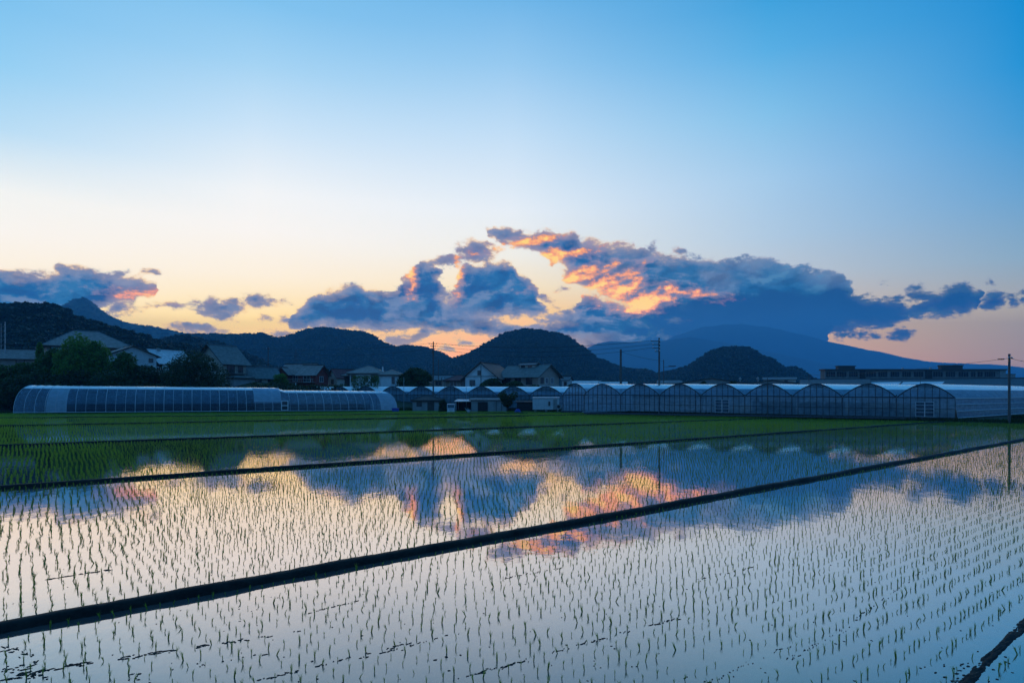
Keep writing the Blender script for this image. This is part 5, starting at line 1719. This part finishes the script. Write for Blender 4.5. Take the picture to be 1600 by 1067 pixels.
# ------------------------------------------------------------------ poles and wires
def pole(name, label, px, ytop, d, r=0.16, arms=(), head=None, mt='pole', group=None, zb=None, cat='pole'):
    x = (px - HX) * d / F
    z0 = gz(x, d) if zb is None else zb
    H_ = ztop(ytop, d) - z0
    root = empty(name, (x, d, z0), 0, label=label, cat=cat, group=group)
    MB().tube([(0, 0, -0.6), (0, 0, H_)], r, 10, r * 0.72).build('shaft', M[mt], root)
    for (yy, x0_, x1_) in arms:     # row, reach left, reach right (m)
        z = ztop(yy, d) - z0
        ar = MB().box(x0_, -0.05 - r, z - 0.05, x1_, 0.05 - r, z + 0.05).build('crossarm', M['trim'], root)
        for u in ((x0_ + 0.08, x1_ - 0.08) if x0_ * x1_ < 0 else ((x0_ + 0.08,) if x0_ < -0.05 else (x1_ - 0.08,))):
            MB().tube([(u, -r, z + 0.052), (u, -r, z + 0.22)], 0.07, 6, 0.04).build('insulator', M['frame_white'], ar)
    return root, H_


p1, _ = pole("utility_pole", "tall dark pole with four short crossarms to its left, in front of the big greenhouse", 1030, 528, 95.5, 0.17, [(533, -1.3, 0.1), (538.5, -1.1, 0.1), (544, -1.1, 0.1), (549, -0.7, 0.1)])
p2, _ = pole("utility_pole", "slender pole with crossarms both sides of its top, right of the dark hipped shed", 677, 534, 128, 0.17, [(537, -0.9, 0.9), (541, -0.55, 0.55), (545, -0.45, 0.45)])
MB().tube([(0.0, -0.42, 14.0 - 1.6), (0.0, -0.42, 14.0 - 0.9)], 0.24, 10).build('transformer', M['pole'], p2).location.z = -1.4
pole("utility_pole", "thick dark pole without arms, left of the tallest pole", 970, 546, 131, 0.30, [])
p4, h4 = pole("lamp_pole", "thinner pole with a street lamp arm to its right, close behind the tallest pole", 1037, 562, 125, 0.11, [], cat="lamp pole")
MB().tube([(0, 0, h4 - 1.5), (2.3, 0, h4 - 1.4)], 0.035, 5).build('lamp_arm', M['pole'], p4)
MB().box(1.0, -0.12, h4 - 1.36, 2.5, 0.12, h4 - 1.22).build('lamp_head', M['pole'], p4)
p5, h5 = pole("utility_pole", "dark pole at the right edge of the fields, standing before the greenhouse side wall", 1577, 553, 70.5, 0.15, [(560, -0.25, 0.25)])
pole("utility_pole", "faint pole against the hill, above the low tiled house", 419, 541, 168, 0.13, [(545, -0.5, 0.5)])
p7, h7 = pole("steel_tower", "pale steel mast with short side arms at the left edge of the photo", 8, 503, 138, 0.15, [(509, -2.2, 0.1), (519, -2.0, 0.1), (528, -1.8, 0.1), (537, -1.6, 2.6)], mt='pole_light', cat="mast")
for k in range(7):
    MB().tube([(-0.9, 0, h7 - 1.4 - k * 1.0), (0, 0, h7 - 0.9 - k * 1.0)], 0.03, 4).build('brace', M['pole_light'], p7)
MB().tube([(-0.9, 0, -0.5), (-0.9, 0, h7 - 0.4)], 0.07, 6).build('side_rail', M['pole_light'], p7)
pole("thin_pole", "thin pole in front of the big greenhouse below the right hill", 1199, 590, 84.5, 0.055, [], cat="post")
pole("thin_pole", "thin pale pole rising left of the hipped shed", 631, 589, 121, 0.055, [], mt='pole_light', cat="post")
pole("thin_pole", "short dark pole close right of the slender armed pole", 685, 561, 160, 0.11, [], cat="post")
pole("thin_pole", "stub pole second to the right of the slender armed pole", 690, 590, 155, 0.12, [], cat="post")
pole("thin_pole", "thin dark post beside the small truck", 695, 588, 119, 0.06, [], cat="post")
pole("thin_pole", "short post with a pale cap above the carport", 728.5, 598, 121, 0.05, [], mt='pole_light', cat="post")
pole("thin_pole", "thin post above the last arch of the big greenhouse", 1438, 587, 112, 0.05, [], cat="post")
pole("thin_pole", "thin pole at the left corner of the long warehouse", 1264, 585, 180, 0.09, [], cat="post")


def wire(label, a, b, sag, r=0.022):
    a, b = Vector(a), Vector(b)
    pts_ = []
    for k in range(17):
        t = k / 16
        p = a.lerp(b, t)
        p.z -= sag * 4 * t * (1 - t)
        pts_.append(p)
    g = MB().tube([p - a for p in pts_], r, 4)
    o = g.build("power_line", M['black'], loc=tuple(a))
    tag(o, label=label, cat="wire", group="power lines over the plain")


w1 = P(1018, 533, 95.5); w1b = P(1020, 538.5, 95.5); w1c = P(1020, 544, 95.5)
wire("uppermost wire from the tallest pole to the slender armed pole", P(1018, 532, 95.3), P(683, 536.4, 127.8), 1.0, 0.03)
wire("second wire from the tallest pole to the slender armed pole", P(1020, 537.6, 95.3), P(681, 540.4, 127.8), 1.3)
wire("third wire from the tallest pole to the slender armed pole", P(1020, 543, 95.3), P(680, 544.4, 127.8), 1.6)
wire("upper wire from the slender armed pole leftwards over the roofs", P(671, 536.4, 127.8), P(419, 544, 167.8), 0.8)
wire("lower wire from the slender armed pole leftwards over the roofs", P(674, 544.4, 127.8), P(417, 545, 167.8), 1.6)
wire("wire crossing from the faint pole to the steel mast", P(416, 544, 167.8), P(10, 536, 137.8), 1.5)
wire("wire running left from the pole at the right edge", P(1575, 560, 70.4), P(1264, 586, 180), 0.6, 0.02)
wire("wire leaving the right edge pole towards the right", P(1579, 560, 70.4), P(1760, 575, 66), 0.5, 0.02)
wire("wire between the thick dark pole and the lamp pole", P(970, 549, 131), P(1037, 564, 125), 0.3)
cl_ = P(1564, 561.2, 71.4)
tag(MB().tube([(-0.32, 0, 0), (-0.22, 0, 0), (0.22, 0, 0), (0.32, 0, 0)], 0.07, 8).build("cable_joint", M['black'], loc=tuple(cl_)), label="black cable joint box hanging on the wire by the right edge pole", cat="cable joint")


def pylon(label, px, ytop, d, w=9.0):
    x = (px - HX) * d / F
    H_ = ztop(ytop, d)
    root = empty("transmission_tower", (x, d, 0), 0, label=label, cat="pylon", group="pylons before the middle hill")
    legs = MB()
    for sx in (-1, 1):
        for sy in (-1, 1): legs.tube([(sx * w * 0.28, sy * w * 0.28, -1), (sx * 0.5, sy * 0.5, H_)], 0.16, 4)
    legs.build('leg', M['pipe_dark'], root)
    br = MB()
    for k in range(9):
        z = H_ * k / 9; z2 = H_ * (k + 1) / 9
        a_ = w * 0.28 * (1 - k / 9) + 0.5 * k / 9; b_ = w * 0.28 * (1 - (k + 1) / 9) + 0.5 * (k + 1) / 9
        br.tube([(-a_, -a_, z), (b_, -b_, z2)], 0.09, 3); br.tube([(a_, -a_, z), (-b_, -b_, z2)], 0.09, 3)
    br.build('brace', M['pipe_dark'], root)
    for k, f_ in enumerate((0.98, 0.88, 0.78)):
        MB().tube([(-w * 0.75, 0, H_ * f_), (0, 0, H_ * f_ + 0.8), (w * 0.75, 0, H_ * f_)], 0.16, 3).build('crossarm', M['pipe_dark'], root)


pylon("far lattice pylon before the hill, above the red house", 462, 547, 700, 16)
pylon("second far lattice pylon before the hill, above the white hip roofed house", 598, 560, 760, 14)

# ------------------------------------------------------------------ trees and hedges of the village
TREES = [  # label, px, ytop, width px, d, material, shape
    ("dark broad tree cut by the left edge", -22, 562, 90, 121, 'leaf_dark', 'bush'),
    ("dark tree below the pale corner roof at far left", 34, 560, 70, 122, 'leaf_mid', 'bush'),
    ("slim light green tree sticking up left of the big hip roof", 62, 537, 18, 126, 'leaf_light', 'spire'),
    ("mid green tree under the left eave of the big hip roof", 84, 549, 46, 123, 'leaf_mid', 'round'),
    ("tallest bright green tree in front of the big hip roof", 124, 531, 58, 122, 'leaf_light', 'round'),
    ("bright green tree just right of the tallest one", 150, 537, 40, 124, 'leaf_light', 'round'),
    ("dark tree before the white house wall", 196, 556, 40, 123, 'leaf_mid', 'round'),
    ("dark tree under the balcony of the white house", 224, 574, 56, 124, 'leaf_dark', 'round'),
    ("low dark shrub right of the balcony", 256, 583, 40, 126, 'leaf_dark', 'bush'),
    ("big round clipped dark tree left of the two storey house", 304, 556, 82, 125, 'leaf_dark', 'ball'),
    ("dark shrub at the foot of the bright trees", 112, 572, 84, 119.5, 'leaf_dark', 'bush'),
    ("dark shrub at the left foot of the tree row", 46, 580, 80, 119, 'leaf_dark', 'bush'),
    ("dark shrub at the right foot of the tree row", 178, 578, 80, 120, 'leaf_dark', 'bush'),
    ("low dark shrub between the balcony and the round tree", 262, 592, 60, 122, 'leaf_dark', 'bush'),
    ("light bush left of the red house", 437, 583, 20, 146, 'leaf_light', 'bush'),
    ("dark tree right of the white hip roofed house", 650, 577, 44, 146, 'leaf_dark', 'round'),
    ("dark tree in front of the timbered gable", 766, 590, 38, 139, 'leaf_dark', 'bush'),
    ("dark shrub between the timbered and the tan house", 802, 594, 40, 137, 'leaf_dark', 'bush'),
    ("small dark shrub right of the narrow annex", 893, 597, 18, 140, 'leaf_dark', 'bush'),
    ("fork shaped dark tree in the yard before the pale shed", 793, 612, 27, 111.5, 'leaf_dark', 'vee'),
    ("dark bush beside the small truck", 692, 622, 12, 116, 'leaf_dark', 'bush'),
    ("left of two small dark trees before the broad workshop", 1099, 597.5, 16, 196, 'leaf_dark', 'round'),
    ("right of two small dark trees before the broad workshop", 1145, 597.5, 20, 197, 'leaf_dark', 'round'),
    ("low weeds and shrub at the foot of the right edge pole", 1596, 648, 26, 74, 'leaf_dark', 'bush'),
]
for k, (lb, px, yt, wpx, d, mt, shp) in enumerate(TREES):
    x = (px - HX) * d / F
    z = gz(x, d)
    h_ = ztop(yt, d) - z
    w = wpx * d / F
    big = h_ > 5
    if shp == 'ball':
        tree("clipped_tree", lb, x, d, z, h_ * 1.02, w * 1.05, mt, 'round', 60 + k, leaves=13000, leaf=0.18, trunk_h=0.25)
    else:
        tree("tree" if big else "shrub", lb, x, d, z, h_, w * 0.98, mt, shp, 60 + k, cat="tree" if big else "shrub", leaves=8500 if big else 2600, leaf=0.25 if big else 0.14, trunk_h=0.22 if shp == 'bush' else 0.3)


def hedge(label, pxa, pxb, ytop, d, mt='leaf_dark', dep=1.6, seed=0, box=False):
    rng = np.random.default_rng(seed)
    xa, xb = (pxa - HX) * d / F, (pxb - HX) * d / F
    z = gz((xa + xb) / 2, d)
    h_ = max(0.6, ztop(ytop, d) - z)
    L_ = xb - xa
    n_ = int(L_ * h_ * 70)
    V = np.stack([rng.random(n_) * L_ - L_ / 2, (rng.random(n_) - 0.5) * dep, rng.random(n_) ** 0.8 * h_ * (1.0 if box else 1.0)], 1)
    if not box: V[:, 2] *= 0.82 + 0.4 * (fbm(V[:, 0] * 0.6 + seed, V[:, 0] * 0 + 2.2, 3) + 0.35)
    nrm = rng.normal(size=(n_, 3)); nrm /= np.linalg.norm(nrm, axis=1)[:, None]
    a = np.cross(nrm, rng.normal(size=(n_, 3))); a /= np.linalg.norm(a, axis=1)[:, None]
    b = np.cross(nrm, a)
    s = 0.16 * (0.6 + 0.8 * rng.random(n_))[:, None]
    q = np.stack([V - a * s, V + b * s * 0.6, V + a * s, V - b * s * 0.6], 1).reshape(-1, 3)
    root = empty("hedge", ((xa + xb) / 2, d, z), 0, label=label, cat="hedge")
    link_mesh('foliage', np_mesh('foliage', q, np.arange(len(q)).reshape(-1, 4), M[mt]), root)
    st_ = MB()
    for u in np.arange(-L_ / 2 + 0.3, L_ / 2 - 0.2, 0.8): st_.tube([(u, 0, -0.2), (u + 0.1, 0, h_ * 0.7)], 0.04, 4)
    st_.build('stem', M['bark'], root)


hedge("clipped green hedge below the windows of the white hip roofed house", 550, 592, 587, 138, 'leaf_mid', 1.8, 3, True)
hedge("dark hedge from the two storey house to the red house", 392, 458, 597, 133, 'leaf_dark', 2.0, 4)
hedge("dark hedge below the red house", 458, 540, 601, 140, 'leaf_dark', 2.0, 5)
hedge("dark hedge right of the white hip roofed house", 618, 676, 600, 143, 'leaf_dark', 2.0, 6)
hedge("dark hedge in front of the timbered and tan houses", 735, 846, 602, 136, 'leaf_dark', 2.0, 7)
hedge("dark hedge along the back of the tunnel greenhouse", 20, 400, 604, 118.5, 'leaf_dark', 2.0, 8)

# rough grass on the bank between the water and the greenhouses
rngg = np.random.default_rng(9)
n_ = 26000
gx_ = rngg.uniform(-125, 95, n_)
go_ = 0.15 + np.abs(rngg.normal(size=n_)) * 0.85
gy_ = edge_y(gx_) + go_
gzv = ground_z(gx_, gy_)
ok = (np.abs(gx_) < gy_ * 0.9)
gx_, gy_, gzv = gx_[ok], gy_[ok], gzv[ok]
n_ = len(gx_)
an = rngg.random(n_) * math.pi
hh_ = (0.12 + 0.30 * rngg.random(n_)) * (0.7 + 0.9 * np.clip(fbm(gx_ * 0.2, gy_ * 0.2, 2) + 0.5, 0, 1))
wv_ = 0.035 + 0.04 * rngg.random(n_)
ca, sa = np.cos(an) * wv_, np.sin(an) * wv_
lx, ly = rngg.normal(size=n_) * 0.08, rngg.normal(size=n_) * 0.08
V = np.stack([np.stack([gx_ - ca, gy_ - sa, gzv - 0.05], 1), np.stack([gx_ + ca, gy_ + sa, gzv - 0.05], 1), np.stack([gx_ + lx + ca * 0.2, gy_ + ly + sa * 0.2, gzv + hh_], 1), np.stack([gx_ + lx - ca * 0.2, gy_ + ly - sa * 0.2, gzv + hh_], 1)], 1).reshape(-1, 3)
tag(link_mesh("grass", np_mesh("grass", V, np.arange(len(V)).reshape(-1, 4), M['leaf_dark'])), label="rough dark grass on the bank behind the flooded fields", kind='stuff')
# thicket of the plain between the village and the hills
n_ = 900
tx = rngg.uniform(-1.0, 1.0, n_)
ty = rngg.uniform(0, 1, n_) ** 1.3 * 420 + 240
tx = tx * ty * 0.9
tz = ground_z(tx, ty) - 1.0
sz = 4 + 4 * rngg.random((n_, 1))
far_ok = ~((np.abs(tx - 263) < 75) & (ty < 425))
p_ = np.stack([tx, ty, tz], 1)[far_ok]
scatter("far_thicket", p_, (sz * np.array([[1.4, 1.4, 0.8]]))[far_ok], np.stack([tx * 0, tx * 0, tx], 1)[far_ok], src, label="low dark thickets on the plain before the hills")

# ------------------------------------------------------------------ the air
hz = MB()
hz.box(-10500, -60, -2, 10500, 10200, 1180)
mh = bpy.data.materials.new("haze")
mh.use_nodes = True
hg = NG(mh.node_tree); hg.nt.nodes.clear()
pv = hg.new('ShaderNodeVolumePrincipled')
pv.inputs['Color'].default_value = (0.14, 0.58, 1.0, 1)
pv.inputs['Density'].default_value = HAZE_DENS
pv.inputs['Anisotropy'].default_value = 0.2
ho = hg.new('ShaderNodeOutputMaterial')
hg.put(ho.inputs['Volume'], pv.outputs[0])
tag(hz.build("haze", mh), kind='stuff')
